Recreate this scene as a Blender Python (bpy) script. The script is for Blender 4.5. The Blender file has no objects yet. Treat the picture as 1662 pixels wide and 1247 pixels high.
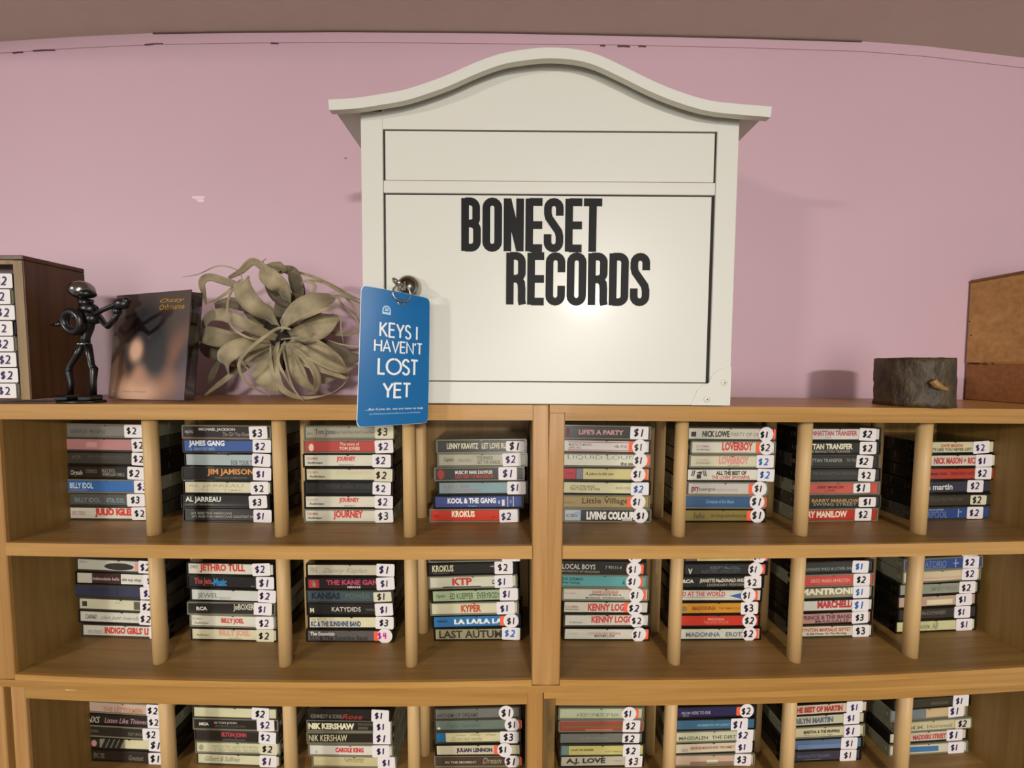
import bpy, bmesh, math, random
from mathutils import Vector, Matrix
random.seed(7)
S = 0.001                      # millimetres -> metres
Z0 = 1700.0                    # height of the rack tops above the floor
# ------------------------------------------------------------------ camera, world, lights, exposure
F, W, H = 620.0, 1662, 1247
CAM = Vector((-29.36, -392.67, 40.99)); PITCH = -2.821
sc = bpy.context.scene
cd = bpy.data.cameras.new('camera'); cam = bpy.data.objects.new('camera', cd)
sc.collection.objects.link(cam); sc.camera = cam
cam.location = ((CAM.x) * S, CAM.y * S, (CAM.z + Z0) * S)
cam.rotation_euler = (math.radians(90 + PITCH), 0, 0)
cd.sensor_width = 36; cd.lens = F / W * 36; cd.clip_start = 0.01; cd.clip_end = 50
world = bpy.data.worlds.new('room_light'); sc.world = world; world.use_nodes = True
bg = world.node_tree.nodes['Background']
bg.inputs[0].default_value = (1.0, 0.96, 0.92, 1); bg.inputs[1].default_value = 0.36
def area(name, loc, target, power, size, col=(1, 0.96, 0.91)):
    ld = bpy.data.lights.new(name, 'AREA'); ld.energy = power; ld.shape = 'DISK'; ld.size = size; ld.color = col
    o = bpy.data.objects.new(name, ld); sc.collection.objects.link(o)
    o.location = loc
    d = Vector(target) - Vector(loc); o.rotation_euler = d.to_track_quat('-Z', 'Y').to_euler()
    return o
area('ceiling_lamp_right', (0.46, -2.1, (Z0 + 468) * S), (0.40, -1.55, (Z0 - 800) * S), 50, 0.24)
area('ceiling_lamp_left', (-1.75, -1.55, (Z0 + 450) * S), (-1.4, -1.15, (Z0 - 800) * S), 44, 0.24)
area('front_fill_light', (0.1, -2.6, (Z0 - 250) * S), (0, 0, (Z0 - 120) * S), 17, 1.2, (1, 0.95, 0.88))  # broad fill light added low behind the camera, no window there
vs = sc.view_settings
vs.view_transform = 'Standard'; vs.look = 'None'; vs.gamma = 1; vs.use_curve_mapping = False; vs.exposure = 0.0

# ------------------------------------------------------------------ helpers
def srgb(h, k=1.0):
    h = h.lstrip('#'); c = [int(h[i:i + 2], 16) / 255 for i in (0, 2, 4)]
    return tuple(((v / 12.92) if v <= .04045 else ((v + .055) / 1.055) ** 2.4) * k for v in c) + (1,)
_m = {}
def mat(name, col, rough=.5, metal=0, coat=0, noise=0, nscale=(60, 60, 60), bump=0, col2=None, spec=.5, emis=None):
    if name in _m: return _m[name]
    m = bpy.data.materials.new(name); m.use_nodes = True; nt = m.node_tree; b = nt.nodes['Principled BSDF']
    c = srgb(col) if isinstance(col, str) else col
    b.inputs['Base Color'].default_value = c; b.inputs['Roughness'].default_value = rough
    b.inputs['Metallic'].default_value = metal; b.inputs['Coat Weight'].default_value = coat
    b.inputs['Coat Roughness'].default_value = .12; b.inputs['Specular IOR Level'].default_value = spec
    if noise or bump:
        tc = nt.nodes.new('ShaderNodeTexCoord'); mp = nt.nodes.new('ShaderNodeMapping'); mp.inputs['Scale'].default_value = nscale
        nz = nt.nodes.new('ShaderNodeTexNoise'); nz.inputs['Scale'].default_value = 1; nz.inputs['Detail'].default_value = 5
        nt.links.new(tc.outputs['Object'], mp.inputs[0]); nt.links.new(mp.outputs[0], nz.inputs['Vector'])
        if noise:
            cr = nt.nodes.new('ShaderNodeValToRGB')
            d = srgb(col2) if col2 else tuple(v * (1 - noise) for v in c[:3]) + (1,)
            cr.color_ramp.elements[0].position = .3; cr.color_ramp.elements[0].color = d
            cr.color_ramp.elements[1].position = .7; cr.color_ramp.elements[1].color = c
            nt.links.new(nz.outputs['Fac'], cr.inputs[0]); nt.links.new(cr.outputs[0], b.inputs['Base Color'])
        if bump:
            bp = nt.nodes.new('ShaderNodeBump'); bp.inputs['Strength'].default_value = bump; bp.inputs['Distance'].default_value = .001
            nt.links.new(nz.outputs['Fac'], bp.inputs['Height']); nt.links.new(bp.outputs[0], b.inputs['Normal'])
    _m[name] = m; return m
def wood(name, c1, c2, axis, rough=.45, seed=0.0, coat=0.0, knots=.35):
    """grain drawn out along one axis, slow tone changes and growth-ring waves"""
    if name in _m: return _m[name]
    m = bpy.data.materials.new(name); m.use_nodes = True; nt = m.node_tree; N = nt.nodes.new; L = nt.links.new
    b = nt.nodes['Principled BSDF']; b.inputs['Roughness'].default_value = rough; b.inputs['Coat Weight'].default_value = coat
    tc = N('ShaderNodeTexCoord')
    mp = N('ShaderNodeMapping'); sc_ = [150, 150, 150]; sc_['xyz'.index(axis)] = 5; mp.inputs['Scale'].default_value = sc_
    mp.inputs['Location'].default_value = (seed, seed * 1.7, seed * .6)
    mp2 = N('ShaderNodeMapping'); s2 = [22, 22, 22]; s2['xyz'.index(axis)] = 1.6; mp2.inputs['Scale'].default_value = s2
    mp2.inputs['Location'].default_value = (seed * 3, seed, seed * 2)
    n1 = N('ShaderNodeTexNoise'); n1.inputs['Scale'].default_value = 1; n1.inputs['Detail'].default_value = 6; n1.inputs['Roughness'].default_value = .65
    n2 = N('ShaderNodeTexNoise'); n2.inputs['Scale'].default_value = 1; n2.inputs['Detail'].default_value = 2; n2.inputs['Distortion'].default_value = .6
    for o_ in (mp, mp2): L(tc.outputs['Object'], o_.inputs[0])
    L(mp.outputs[0], n1.inputs['Vector']); L(mp2.outputs[0], n2.inputs['Vector'])
    mul = N('ShaderNodeMath'); mul.operation = 'MULTIPLY'; mul.inputs[1].default_value = 9; L(n2.outputs['Fac'], mul.inputs[0])
    sn = N('ShaderNodeMath'); sn.operation = 'SINE'; L(mul.outputs[0], sn.inputs[0])
    ma = N('ShaderNodeMath'); ma.operation = 'MULTIPLY_ADD'; ma.inputs[1].default_value = .16 * knots * 2; ma.inputs[2].default_value = 0
    L(sn.outputs[0], ma.inputs[0])
    ad = N('ShaderNodeMath'); ad.operation = 'ADD'; L(ma.outputs[0], ad.inputs[0]); L(n1.outputs['Fac'], ad.inputs[1])
    cr = N('ShaderNodeValToRGB'); e = cr.color_ramp.elements
    e[0].position = .25; e[0].color = srgb(c2); e[1].position = .75; e[1].color = srgb(c1)
    L(ad.outputs[0], cr.inputs[0]); L(cr.outputs[0], b.inputs['Base Color'])
    bp = N('ShaderNodeBump'); bp.inputs['Strength'].default_value = .15; bp.inputs['Distance'].default_value = .0006
    L(n1.outputs['Fac'], bp.inputs['Height']); L(bp.outputs[0], b.inputs['Normal'])
    _m[name] = m; return m

class MB:
    """collects shapes in millimetres and links them as one mesh object"""
    def __init__(s): s.v = []; s.f = []
    def add(s, vs, fs):
        n = len(s.v); s.v += [tuple(v) for v in vs]; s.f += [tuple(i + n for i in f) for f in fs]; return s
    def box(s, x0, x1, y0, y1, z0, z1, nx=1):
        vs = []; fs = []
        for i in range(nx + 1):
            x = x0 + (x1 - x0) * i / nx; vs += [(x, y0, z0), (x, y1, z0), (x, y1, z1), (x, y0, z1)]
        for i in range(nx):
            a = i * 4; b = a + 4
            fs += [(a, b, b + 1, a + 1), (a + 1, b + 1, b + 2, a + 2), (a + 2, b + 2, b + 3, a + 3), (a + 3, b + 3, b, a)]
        fs += [(0, 1, 2, 3), (nx * 4 + 3, nx * 4 + 2, nx * 4 + 1, nx * 4)]
        return s.add(vs, fs)
    def cham(s, x0, x1, y0, y1, z0, z1, c):
        """box with its edges chamfered by c"""
        bm = bmesh.new(); bmesh.ops.create_cube(bm, size=1)
        for v in bm.verts:
            v.co = (x0 if v.co.x < 0 else x1, y0 if v.co.y < 0 else y1, z0 if v.co.z < 0 else z1)
        bmesh.ops.bevel(bm, geom=bm.edges[:], offset=c, segments=1, profile=.5, affect='EDGES')
        bm.verts.index_update()
        s.add([v.co[:] for v in bm.verts], [tuple(v.index for v in f.verts) for f in bm.faces]); bm.free(); return s
    def tube(s, pts, r, n=10, cap=True):
        pts = [Vector(p) for p in pts]; rs = r if isinstance(r, (list, tuple)) else [r] * len(pts)
        vs = []; fs = []; prev = None
        for i, p in enumerate(pts):
            t = (pts[min(i + 1, len(pts) - 1)] - pts[max(i - 1, 0)]).normalized()
            if prev is None: u = t.orthogonal().normalized()
            else:
                u = prev - t * prev.dot(t); u.normalize()
            prev = u; w = t.cross(u)
            for k in range(n):
                a = 2 * math.pi * k / n; vs.append(p + (u * math.cos(a) + w * math.sin(a)) * rs[i])
        for i in range(len(pts) - 1):
            for k in range(n):
                a = i * n + k; b = i * n + (k + 1) % n; fs.append((a, b, b + n, a + n))
        if cap: fs += [tuple(range(n - 1, -1, -1)), tuple(range((len(pts) - 1) * n, len(pts) * n))]
        return s.add(vs, fs)
    def ball(s, c, r, sx=1, sy=1, sz=1, u=20, v=12, rough=0):
        vs = []; fs = []
        for j in range(v + 1):
            th = math.pi * j / v
            for i in range(u):
                ph = 2 * math.pi * i / u; q = r * (1 + random.uniform(-rough, rough))
                vs.append((c[0] + q * sx * math.sin(th) * math.cos(ph), c[1] + q * sy * math.sin(th) * math.sin(ph), c[2] + q * sz * math.cos(th)))
        for j in range(v):
            for i in range(u):
                a = j * u + i; b = j * u + (i + 1) % u; fs.append((a, a + u, b + u, b))
        return s.add(vs, fs)
    def torus(s, c, R, r, ax=(0, 1, 0), n=32, m=10):
        ax = Vector(ax).normalized(); u = ax.orthogonal().normalized(); w = ax.cross(u)
        vs = []; fs = []
        for i in range(n):
            a = 2 * math.pi * i / n; d = u * math.cos(a) + w * math.sin(a)
            for k in range(m):
                b = 2 * math.pi * k / m; vs.append(Vector(c) + d * (R + r * math.cos(b)) + ax * r * math.sin(b))
        for i in range(n):
            for k in range(m):
                fs.append((i * m + k, ((i + 1) % n) * m + k, ((i + 1) % n) * m + (k + 1) % m, i * m + (k + 1) % m))
        return s.add(vs, fs)
    def prism(s, poly, y0, y1):
        """polygon in x,z drawn out along y"""
        n = len(poly); vs = [(p[0], y0, p[1]) for p in poly] + [(p[0], y1, p[1]) for p in poly]
        fs = [tuple(range(n)), tuple(range(2 * n - 1, n - 1, -1))] + [(i + n, (i + 1) % n + n, (i + 1) % n, i) for i in range(n)]
        return s.add(vs, fs)
    def stroke(s, pts, t, y0, y1, closed=False):
        """a drawn line of width t in the x,z plane, from y0 to y1"""
        P = [Vector((p[0], p[1])) for p in pts]; n = len(P); L_ = []; R_ = []
        for i in range(n):
            a = P[(i - 1) % n] if (closed or i > 0) else None; b = P[(i + 1) % n] if (closed or i < n - 1) else None
            d1 = (P[i] - a).normalized() if a is not None else None; d2 = (b - P[i]).normalized() if b is not None else None
            if d1 is None: d1 = d2
            if d2 is None: d2 = d1
            m = d1 + d2
            if m.length < 1e-6: m = d1.copy()
            m.normalize(); nrm = Vector((-m.y, m.x)); k = max(.45, nrm.dot(Vector((-d1.y, d1.x))))
            L_.append(P[i] + nrm * t / 2 / k); R_.append(P[i] - nrm * t / 2 / k)
        vs = []
        for i in range(n): vs += [(L_[i].x, y0, L_[i].y), (R_[i].x, y0, R_[i].y), (R_[i].x, y1, R_[i].y), (L_[i].x, y1, L_[i].y)]
        fs = []
        for i in range(n if closed else n - 1):
            a = 4 * i; b = 4 * ((i + 1) % n)
            for k in range(4): fs.append((a + k, a + (k + 1) % 4, b + (k + 1) % 4, b + k))
        if not closed: fs += [(3, 2, 1, 0), (4 * n - 4, 4 * n - 3, 4 * n - 2, 4 * n - 1)]
        return s.add(vs, fs)
    def map(s, fn): s.v = [tuple(fn(Vector(v))) for v in s.v]; return s
    def mesh(s, name, m, smooth=False):
        me = bpy.data.meshes.new(name); me.from_pydata([(x * S, y * S, z * S) for x, y, z in s.v], [], s.f)
        bm = bmesh.new(); bm.from_mesh(me); bmesh.ops.recalc_face_normals(bm, faces=bm.faces[:]); bm.to_mesh(me); bm.free()
        if smooth: me.shade_smooth()
        if m: me.materials.append(m)
        return me
    def build(s, name, m, parent=None, smooth=False):
        return link(name, s.mesh(name, m, smooth), parent)
def link(name, me, parent=None, loc=None, rot=None):
    o = bpy.data.objects.new(name, me); sc.collection.objects.link(o)
    if parent: o.parent = parent
    if loc is not None: o.location = [c * S for c in loc]
    if rot is not None: o.rotation_euler = rot
    return o
def tag(o, label, cat, group=None, kind=None):
    o['label'] = label; o['category'] = cat
    if group: o['group'] = group
    if kind: o['kind'] = kind
    return o
def empty(name, label, cat, loc=(0, 0, 0), M=None, group=None):
    o = bpy.data.objects.new(name, None); o.empty_display_size = .02; sc.collection.objects.link(o)
    if M is not None:
        M = M.copy(); M.translation = M.translation * S; o.matrix_world = M
    else: o.location = [c * S for c in loc]
    return tag(o, label, cat, group)
BASE = Matrix.Translation((0, 0, Z0))          # everything below is written relative to the rack tops

# view ray of a pixel, used to read true positions off planes of known depth
_a = math.radians(PITCH)
FWD = Vector((0, math.cos(_a), math.sin(_a))); UP = Vector((0, -math.sin(_a), math.cos(_a)))
def ray(px, py): return (FWD + Vector((1, 0, 0)) * ((px - W / 2) / F) + UP * ((H / 2 - py) / F))
def at(px, py, y):
    d = ray(px, py); return CAM + d * ((y - CAM.y) / d.y)

# ------------------------------------------------------------------ room
pink = mat('pink_wall_paint', '#caa9b4', .5, noise=.06, nscale=(4, 4, 4), bump=.08)
taupe = mat('taupe_ceiling_paint', '#cabbad', .8, noise=.05, nscale=(30, 30, 30), bump=.1)
YW = 163.0
edge_px = [(-420, 105), (-200, 84), (0, 69), (120, 61), (250, 55), (400, 52.5), (550, 51.5), (700, 52.5), (830, 54), (1000, 57.5), (1200, 62), (1395, 68), (1500, 76), (1662, 95), (1850, 120), (2100, 160)]
edge = [at(x, y, YW) for x, y in edge_px]
ex = [(-2600, edge[0].z)] + [(p.x, p.z) for p in edge] + [(2600, edge[-1].z)]
o = MB().prism([(-2600, -Z0)] + [(x, z) for x, z in ex] + [(2600, -Z0)], YW, YW + 60).map(lambda v: v + Vector((0, 0, Z0))).build('wall_back', pink); o['kind'] = 'structure'
o = MB(); n = len(ex)
o.add([(x, -3400, z) for x, z in ex] + [(x, YW + 60, z) for x, z in ex] + [(x, -3400, z + 60) for x, z in ex] + [(x, YW + 60, z + 60) for x, z in ex],
      [(i, i + 1, n + i + 1, n + i) for i in range(n - 1)] + [(2 * n + i, 3 * n + i, 3 * n + i + 1, 2 * n + i + 1) for i in range(n - 1)] +
      [(i, 2 * n + i, 2 * n + i + 1, i + 1) for i in range(n - 1)] + [(n + i, n + i + 1, 3 * n + i + 1, 3 * n + i) for i in range(n - 1)] +
      [(0, n, 3 * n, 2 * n), (n - 1, 3 * n - 1, 4 * n - 1, 2 * n - 1)])
o = o.map(lambda v: v + Vector((0, 0, Z0))).build('ceiling', taupe); o['kind'] = 'structure'
o = MB().box(-2600, 2600, -3400, YW, -40, 0).build('floor', mat('grey_floor', '#6b5f55', .6, noise=.2, nscale=(8, 8, 8))); o['kind'] = 'structure'
# painted strip along the top of the wall, its lower joint slightly open in places
lo = [at(x, y + (18 if x < 900 else 16), YW) for x, y in edge_px]
poly = [(p.x, p.z) for p in edge] + [(p.x, p.z) for p in reversed(lo)]
o = MB().prism(poly, YW - 1.2, YW).map(lambda v: v + Vector((0, 0, Z0))).build('trim_1', pink); o['kind'] = 'structure'
gap = mat('dark_joint_gap', '#6d4a58', .9)
for x0, x1, y in [(22, 38, 87), (55, 90, 83.5), (236, 266, 73.5), (440, 452, 71), (974, 982, 75), (1002, 1022, 76), (1036, 1048, 76)]:
    a = at(x0, y, YW); b = at(x1, y - (1.5 if x0 < 300 else -.5), YW)
    o = MB().stroke([(a.x, a.z), ((a.x + b.x) / 2, (a.z + b.z) / 2 + .4), (b.x, b.z)], 1.1, YW - 1.7, YW - .2).map(lambda v: v + Vector((0, 0, Z0))).build('joint_gap', gap)
    o.parent = bpy.data.objects['trim_1']
for px_, py_, rx_, rz_, c_ in ((322, 321, 9, 3.2, '#e2cbd2'), (326, 326, 5, 2.2, '#e6d2d8'), (561, 257, 1.6, 1.6, '#8a6470'), (1213, 130, .1, .1, '#8a6470')):
    if rx_ > 1:
        p = at(px_, py_, YW); MB().prism([(p.x + rx_ * math.cos(t) * (1 + .2 * math.sin(3 * t)), p.z + Z0 + rz_ * math.sin(t) * (1 + .25 * math.cos(2 * t))) for t in [2 * math.pi * i / 20 for i in range(20)]], YW - .15, YW + .5).build('wall_scuff', mat('scuff_' + c_[1:], c_, .6), bpy.data.objects['wall_back'])
# paint ridge where the ceiling colour stops on the wall
pr = MB(); pts = [at(x, y, YW) for x, y in [(250, 56), (400, 53.5), (550, 52.5), (700, 53.5), (830, 55), (1000, 58.5), (1200, 63), (1397, 69)]]
pr.stroke([(p.x, p.z) for p in pts], 1.6, YW - 2.2, YW - .5)
o = pr.map(lambda v: v + Vector((0, 0, Z0))).build('paint_ridge', mat('dark_paint_edge', '#5c463c', .8), bpy.data.objects['trim_1'])

# ------------------------------------------------------------------ racks
PIV = 8.96; SAG = 6.8; DEP = 128.0; YC = 58.6
def sagf(x, z):
    u = (min(abs(x), 590) - 295) / 295.0
    return -SAG * min(abs(z) / 310, 1) ** 1.5 * (1 - u * u)
def frame(px, w, t, y=0, z=0):
    return BASE @ Matrix.Translation((px, y, z)) @ Matrix.Rotation(math.radians(w), 4, 'Z') @ Matrix.Rotation(math.radians(-t), 4, 'Y')
ML = frame(PIV, -.738, 0); MR = frame(PIV, 2.928, -.807)
pineh = [wood('pine_long_grain_%d' % i, c1, c2, 'x', .42, i * 3.1, .12) for i, (c1, c2) in enumerate([('#bf9250', '#a07436'), ('#b58848', '#966c30'), ('#c69a5a', '#a67c40')])]
pinev = [wood('pine_upright_grain_%d' % i, c1, c2, 'z', .42, 2 + i * 4.3, .12) for i, (c1, c2) in enumerate([('#b08246', '#946a32'), ('#bc905a', '#a0743e')])]
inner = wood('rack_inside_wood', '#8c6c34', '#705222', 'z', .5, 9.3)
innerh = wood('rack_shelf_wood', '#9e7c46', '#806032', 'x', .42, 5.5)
dowelm = wood('dowel_birch', '#cbab78', '#b8935e', 'z', .5, 1.2, 0, .1)
ZRB, ZST, ZSB, ZLT, ZLB, Z2, Z3 = -16.1, -148.3, -162.4, -295.0, -309.6, -325.8, -463.0
def sagmap(mb): return mb.map(lambda v: Vector((v.x, v.y, v.z + sagf(v.x, v.z))))
def rack(name, M, side, x_in, x_out, dow, zs, label, full_top, dowels=True, first=0):
    """side -1 = runs to the left of the pivot; zs = list of (underside, top) of openings"""
    r = empty(name, label, 'shelf rack', M=M, group='wooden cassette racks')
    x0, x1 = min(x_out), max(x_out); xi0, xi1 = min(x_in), max(x_in)
    ztop, zbot = zs['top'], zs['bottom']
    tb = 8.0 if full_top else 0
    for k, (a, b) in enumerate(((x0, xi0), (xi1, x1))):
        MB().cham(a, b, 0, DEP, zbot + (8 if full_top is not None else 0), ztop - tb, .8).build('side_panel', pinev[(k + first) % 2], r)
        lin = (b, b + .6) if k == 0 else (a - .6, a)
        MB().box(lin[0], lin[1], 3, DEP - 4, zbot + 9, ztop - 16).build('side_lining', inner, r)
    if full_top:
        sagmap(MB().box(x0, x1, 0, DEP, ztop - 8, ztop, 24)).build('top_board', pineh[0], r)
        sagmap(MB().box(xi0 + .2, xi1 - .2, .8, 16, ztop - 16.2, ztop - 8, 24)).build('top_rail', pineh[1], r)
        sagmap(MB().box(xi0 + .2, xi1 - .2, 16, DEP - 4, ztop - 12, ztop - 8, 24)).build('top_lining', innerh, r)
    else:
        sagmap(MB().box(xi0, xi1, .5, DEP, ztop - 16.1, ztop, 24)).build('top_board', pineh[(first) % 3], r)
    for k, (zt, zb) in enumerate(zs['boards']):
        sagmap(MB().box(xi0 + .3, xi1 - .3, -.6 * (k == 0), 3.2, zb, zt, 24)).build('shelf_lip', pineh[(k + 2) % 3], r)
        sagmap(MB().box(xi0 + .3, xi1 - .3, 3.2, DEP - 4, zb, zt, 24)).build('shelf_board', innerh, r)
    sagmap(MB().box(x0, x1, 0, DEP, zbot, zbot + 8, 24)).build('bottom_board', pineh[1], r)
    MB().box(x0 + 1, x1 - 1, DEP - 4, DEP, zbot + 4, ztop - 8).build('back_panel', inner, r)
    if dowels:
        for x in dow:
            for za, zb in zs['open']:
                for y in (26.7, 80.6):
                    rr = 7.1 if y < 50 else 6.6
                    sa, sb = sagf(x, za), sagf(x, zb)
                    MB().tube([(x, y, zb + sb - 1), (x, y, (za + zb) / 2 + (sa + sb) / 2), (x, y, za + sa + 3)], rr, 20).build('dowel', dowelm, r, True)
    return r
up = dict(top=0, bottom=ZLB, boards=[(ZST, ZSB), (ZLT, ZLB + 7.8)], open=[(ZRB, ZST), (ZSB, ZLT)])
dn = dict(top=ZLB - .3, bottom=-612, boards=[(Z3, Z3 - 14), (-596, -604)], open=[(Z2, Z3), (Z3 - 14, -596)])
dL = [-435 - PIV, -289.7 - PIV, -144.3 - PIV]; dR = [163.8 - PIV, 308.8 - PIV, 453.8 - PIV]
rack('shelf_rack', ML, -1, (-571.6 - PIV, -7.9 - PIV), (-588.4 - PIV, -.4), dL, up, 'upper left pine cassette rack with two shelves of stacks', False, first=0)
rack('shelf_rack', MR, 1, (25.8 - PIV, 590.5 - PIV), (.6, 607.5 - PIV), dR, up, 'upper right pine cassette rack under the crate and log block', True, first=1)
MLd = frame(PIV, -.738, 0, 4); MRd = frame(PIV, 2.928, -.807, 2)
r3 = rack('shelf_rack', MLd, -1, (-567 - PIV, -13 - PIV), (-583 - PIV, -4.5), dL, dn, 'lower left pine cassette rack cut off by the bottom of the picture', False, first=1)
rl = rack('shelf_rack', MRd, 1, (22 - PIV, 590.5 - PIV), (.6, 607.5 - PIV), dR, dn, 'lower right pine cassette rack with dark stained left front edge', True, first=0)
st = mat('dark_rough_stain', '#7a5a24', .7, noise=.6, nscale=(90, 90, 30), bump=.8, col2='#4e3a14')
MB().cham(.8, 21.9 - PIV, -.7, .4, -520, ZLB - 9, .3).build('stained_edge', st, rl)
# neighbours that carry on past both ends
MLn = frame(-589.5, 0, 0, 7.6); MRn = frame(609.5, 0, 0, 30.9, -8.6)
c = empty('counter', 'plain wooden counter carrying the racks, below the picture', 'counter', (0, 0, 0))
MB().cham(-1190, 1215, -8, YW - 1, Z0 - 642, Z0 - 622, 2).build('counter_top', pineh[0], c)
for x in (-1180, -400, 400, 1170): MB().cham(x, x + 30, 2, YW - 6, 0, Z0 - 642, 1).build('side_panel', pinev[0], c)
MB().box(-1150, 1170, YW - 12, YW - 6, 60, Z0 - 642).build('back_panel', inner, c)
one = lambda M, sx, lab, zs: rack('shelf_rack', M, sx, (sx * 16.8, sx * 570), (sx * .8, sx * 587), [], zs, lab, False, dowels=False)
one(MLn, -1, 'next upper pine rack, only its edge showing at the far left', up)
one(frame(-589.5, 0, 0, 11), -1, 'next lower pine rack, corner showing at bottom left', dn)
one(MRn, 1, 'next upper pine rack beyond the right end, under the crate', up)
one(frame(609.5, 0, 0, 33, -8.6), 1, 'next lower pine rack beyond the right end', dn)
o = MB().cham(0, 13, -.4, .4, -2, 2, .3).build('paint_fleck', mat('white_fleck', '#e8dcc0', .6), r3); p = MLd.inverted() @ (at(102, 1127, 3.2) + Vector((0, 0, Z0))); o.location = (p.x * S - .006, -.0002, p.z * S)

# ------------------------------------------------------------------ drawn letters
def arc(cx, cz, rx, rz, a0, a1, n=8):
    return [(cx + rx * math.cos(math.radians(a0 + (a1 - a0) * i / n)), cz + rz * math.sin(math.radians(a0 + (a1 - a0) * i / n))) for i in range(n + 1)]
def heavy(ch, t=.145, tv=.125, w=.365):
    """condensed poster capitals, one unit high: (width, strokes); stroke = (points, closed)"""
    h = t / 2; k = .115; R = w - h; T = 1 - h * .85; B = h * .85
    cap = lambda x0, x1, z, up: arc((x0 + x1) / 2, z, (x1 - x0) / 2, k, 180 if up else 0, 0 if up else -180)
    if ch == 'O': return w, [(cap(h, R, T - k, 1) + cap(h, R, B + k, 0), 1)]
    if ch == 'C': return w, [([(R, .63), (R, T - k)][:1] + list(reversed(cap(h, R, T - k, 1))) + list(reversed(cap(h, R, B + k, 0))) + [(R, .37)], 0)]
    if ch == 'S': return w, [([(R, .68)] + list(reversed(cap(h, R, T - k, 1))) + [(h, .72), (h + .02, .64), (R - .02, .38), (R, .29)] + cap(h, R, B + k, 0) + [(h, .33)], 0)]
    st = ([(h, 0), (h, 1)], 0)
    if ch == 'E': return w * .86, [st] + [([(h, z), (w * .86, z)], 0) for z in (tv / 2, .5, 1 - tv / 2)]
    if ch == 'T': return w * .93, [([(0, 1 - tv / 2), (w * .93, 1 - tv / 2)], 0), ([(w * .465, 0), (w * .465, 1)], 0)]
    if ch == 'N': return w + .01, [st, ([(w + .01 - h, 0), (w + .01 - h, 1)], 0), ([(h, .97), (w + .01 - h, .03)], 0)]
    if ch == 'D': return w, [st, ([(h, T)] + arc(R - k, T - k, k, k, 90, 0) + arc(R - k, B + k, k, k, 0, -90) + [(h, B)], 0)]
    if ch == 'R': return w, [st, ([(h, T)] + arc(R - k, T - k, k, k, 90, 0) + arc(R - k, .5 + k, k, k, 0, -90) + [(h, .5)], 0), ([(R - .07, .5), (R - .01, .42), (R, .3), (R, .08), (R + .015, 0)], 0)]
    if ch == 'B': return w, [st, ([(h, T)] + arc(R - .015 - k, T - k, k, k, 90, 0) + arc(R - .015 - k, .52 + .8 * k, k, .8 * k, 0, -90) + [(h, .52)], 0), ([(h, .52)] + arc(R - k, .52 - k, k, k, 90, 0) + arc(R - k, B + k, k, k, 0, -90) + [(h, B)], 0)]
def thin(ch):
    """round geometric capitals"""
    c = {'K': (.58, [[(0, 0), (0, 1)], [(.5, 1), (0, .42)], [(.14, .56), (.56, 0)]]), 'E': (.46, [[(.46, 1), (0, 1), (0, 0), (.46, 0)], [(0, .53), (.42, .53)]]),
         'Y': (.6, [[(0, 1), (.3, .45), (.6, 1)], [(.3, .45), (.3, 0)]]), 'I': (.04, [[(.02, 0), (.02, 1)]]), 'L': (.4, [[(0, 1), (0, 0), (.4, 0)]]),
         'S': (.44, [arc(.21, .76, .2, .24, 20, 200, 8) + [(.03, .63), (.39, .42)][:1] + [(.22, .53)] + [(.39, .4)] + arc(.22, .25, .22, .25, 15, -160, 8)]),
         'H': (.6, [[(0, 0), (0, 1)], [(.6, 0), (.6, 1)], [(0, .53), (.6, .53)]]), 'A': (.68, [[(0, 0), (.34, 1), (.68, 0)], [(.13, .34), (.55, .34)]]),
         'V': (.64, [[(0, 1), (.32, 0), (.64, 1)]]), 'N': (.64, [[(0, 0), (0, 1), (.64, 0), (.64, 1)]]), 'T': (.5, [[(0, 1), (.5, 1)], [(.25, 1), (.25, 0)]]),
         "'": (.08, [[(.06, 1), (.02, .78)]]), ' ': (.22, [])}[ch]
    if ch == 'O': return c
    return c
def thin_all(ch): return (.96, [arc(.48, .5, .48, .5, 90, 445, 28)]) if ch == 'O' else thin(ch)
HAND = {'$': (.62, [arc(.3, .66, .24, .2, 30, 190, 6) + [(.12, .55), (.46, .42)] + arc(.28, .3, .22, .2, 20, -150, 6), [(.34, 1.05), (.26, -.08)]]),
        '1': (.3, [[(.16, 1), (.12, 0)]]), '2': (.6, [arc(.28, .74, .24, .24, 150, -20, 7) + [(.4, .4), (.05, .03), (.56, .05)]]),
        '3': (.55, [arc(.24, .76, .22, .22, 140, -60, 6) + [(.2, .53)] + arc(.22, .27, .26, .27, 70, -150, 7)]),
        '4': (.6, [[(.2, 1), (.08, .45), (.55, .5)], [(.46, 1), (.36, 0)]])}
def write(mb, text, font, x, z, hgt, t, y0, y1, sp, width=None, sx=1.0, slant=0):
    """strokes of text, starting at x; width given = stretch to it"""
    def run(k):
        cx = 0; out = []
        for ch in text:
            w, st = font(ch)
            for p in st:
                pts, cl = p if isinstance(p, tuple) and len(p) == 2 and isinstance(p[1], int) else (p, 0)
                out.append(([(cx + a * k + b * slant, b) for a, b in pts], cl))
            cx += w * k + sp
        return out, cx - sp
    out, tot = run(sx)
    q = (width / (tot * hgt)) if width else 1
    for pts, cl in out: mb.stroke([(x + a * hgt * q, z + b * hgt) for a, b in pts], t, y0, y1, bool(cl))
    return tot * hgt * q

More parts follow.
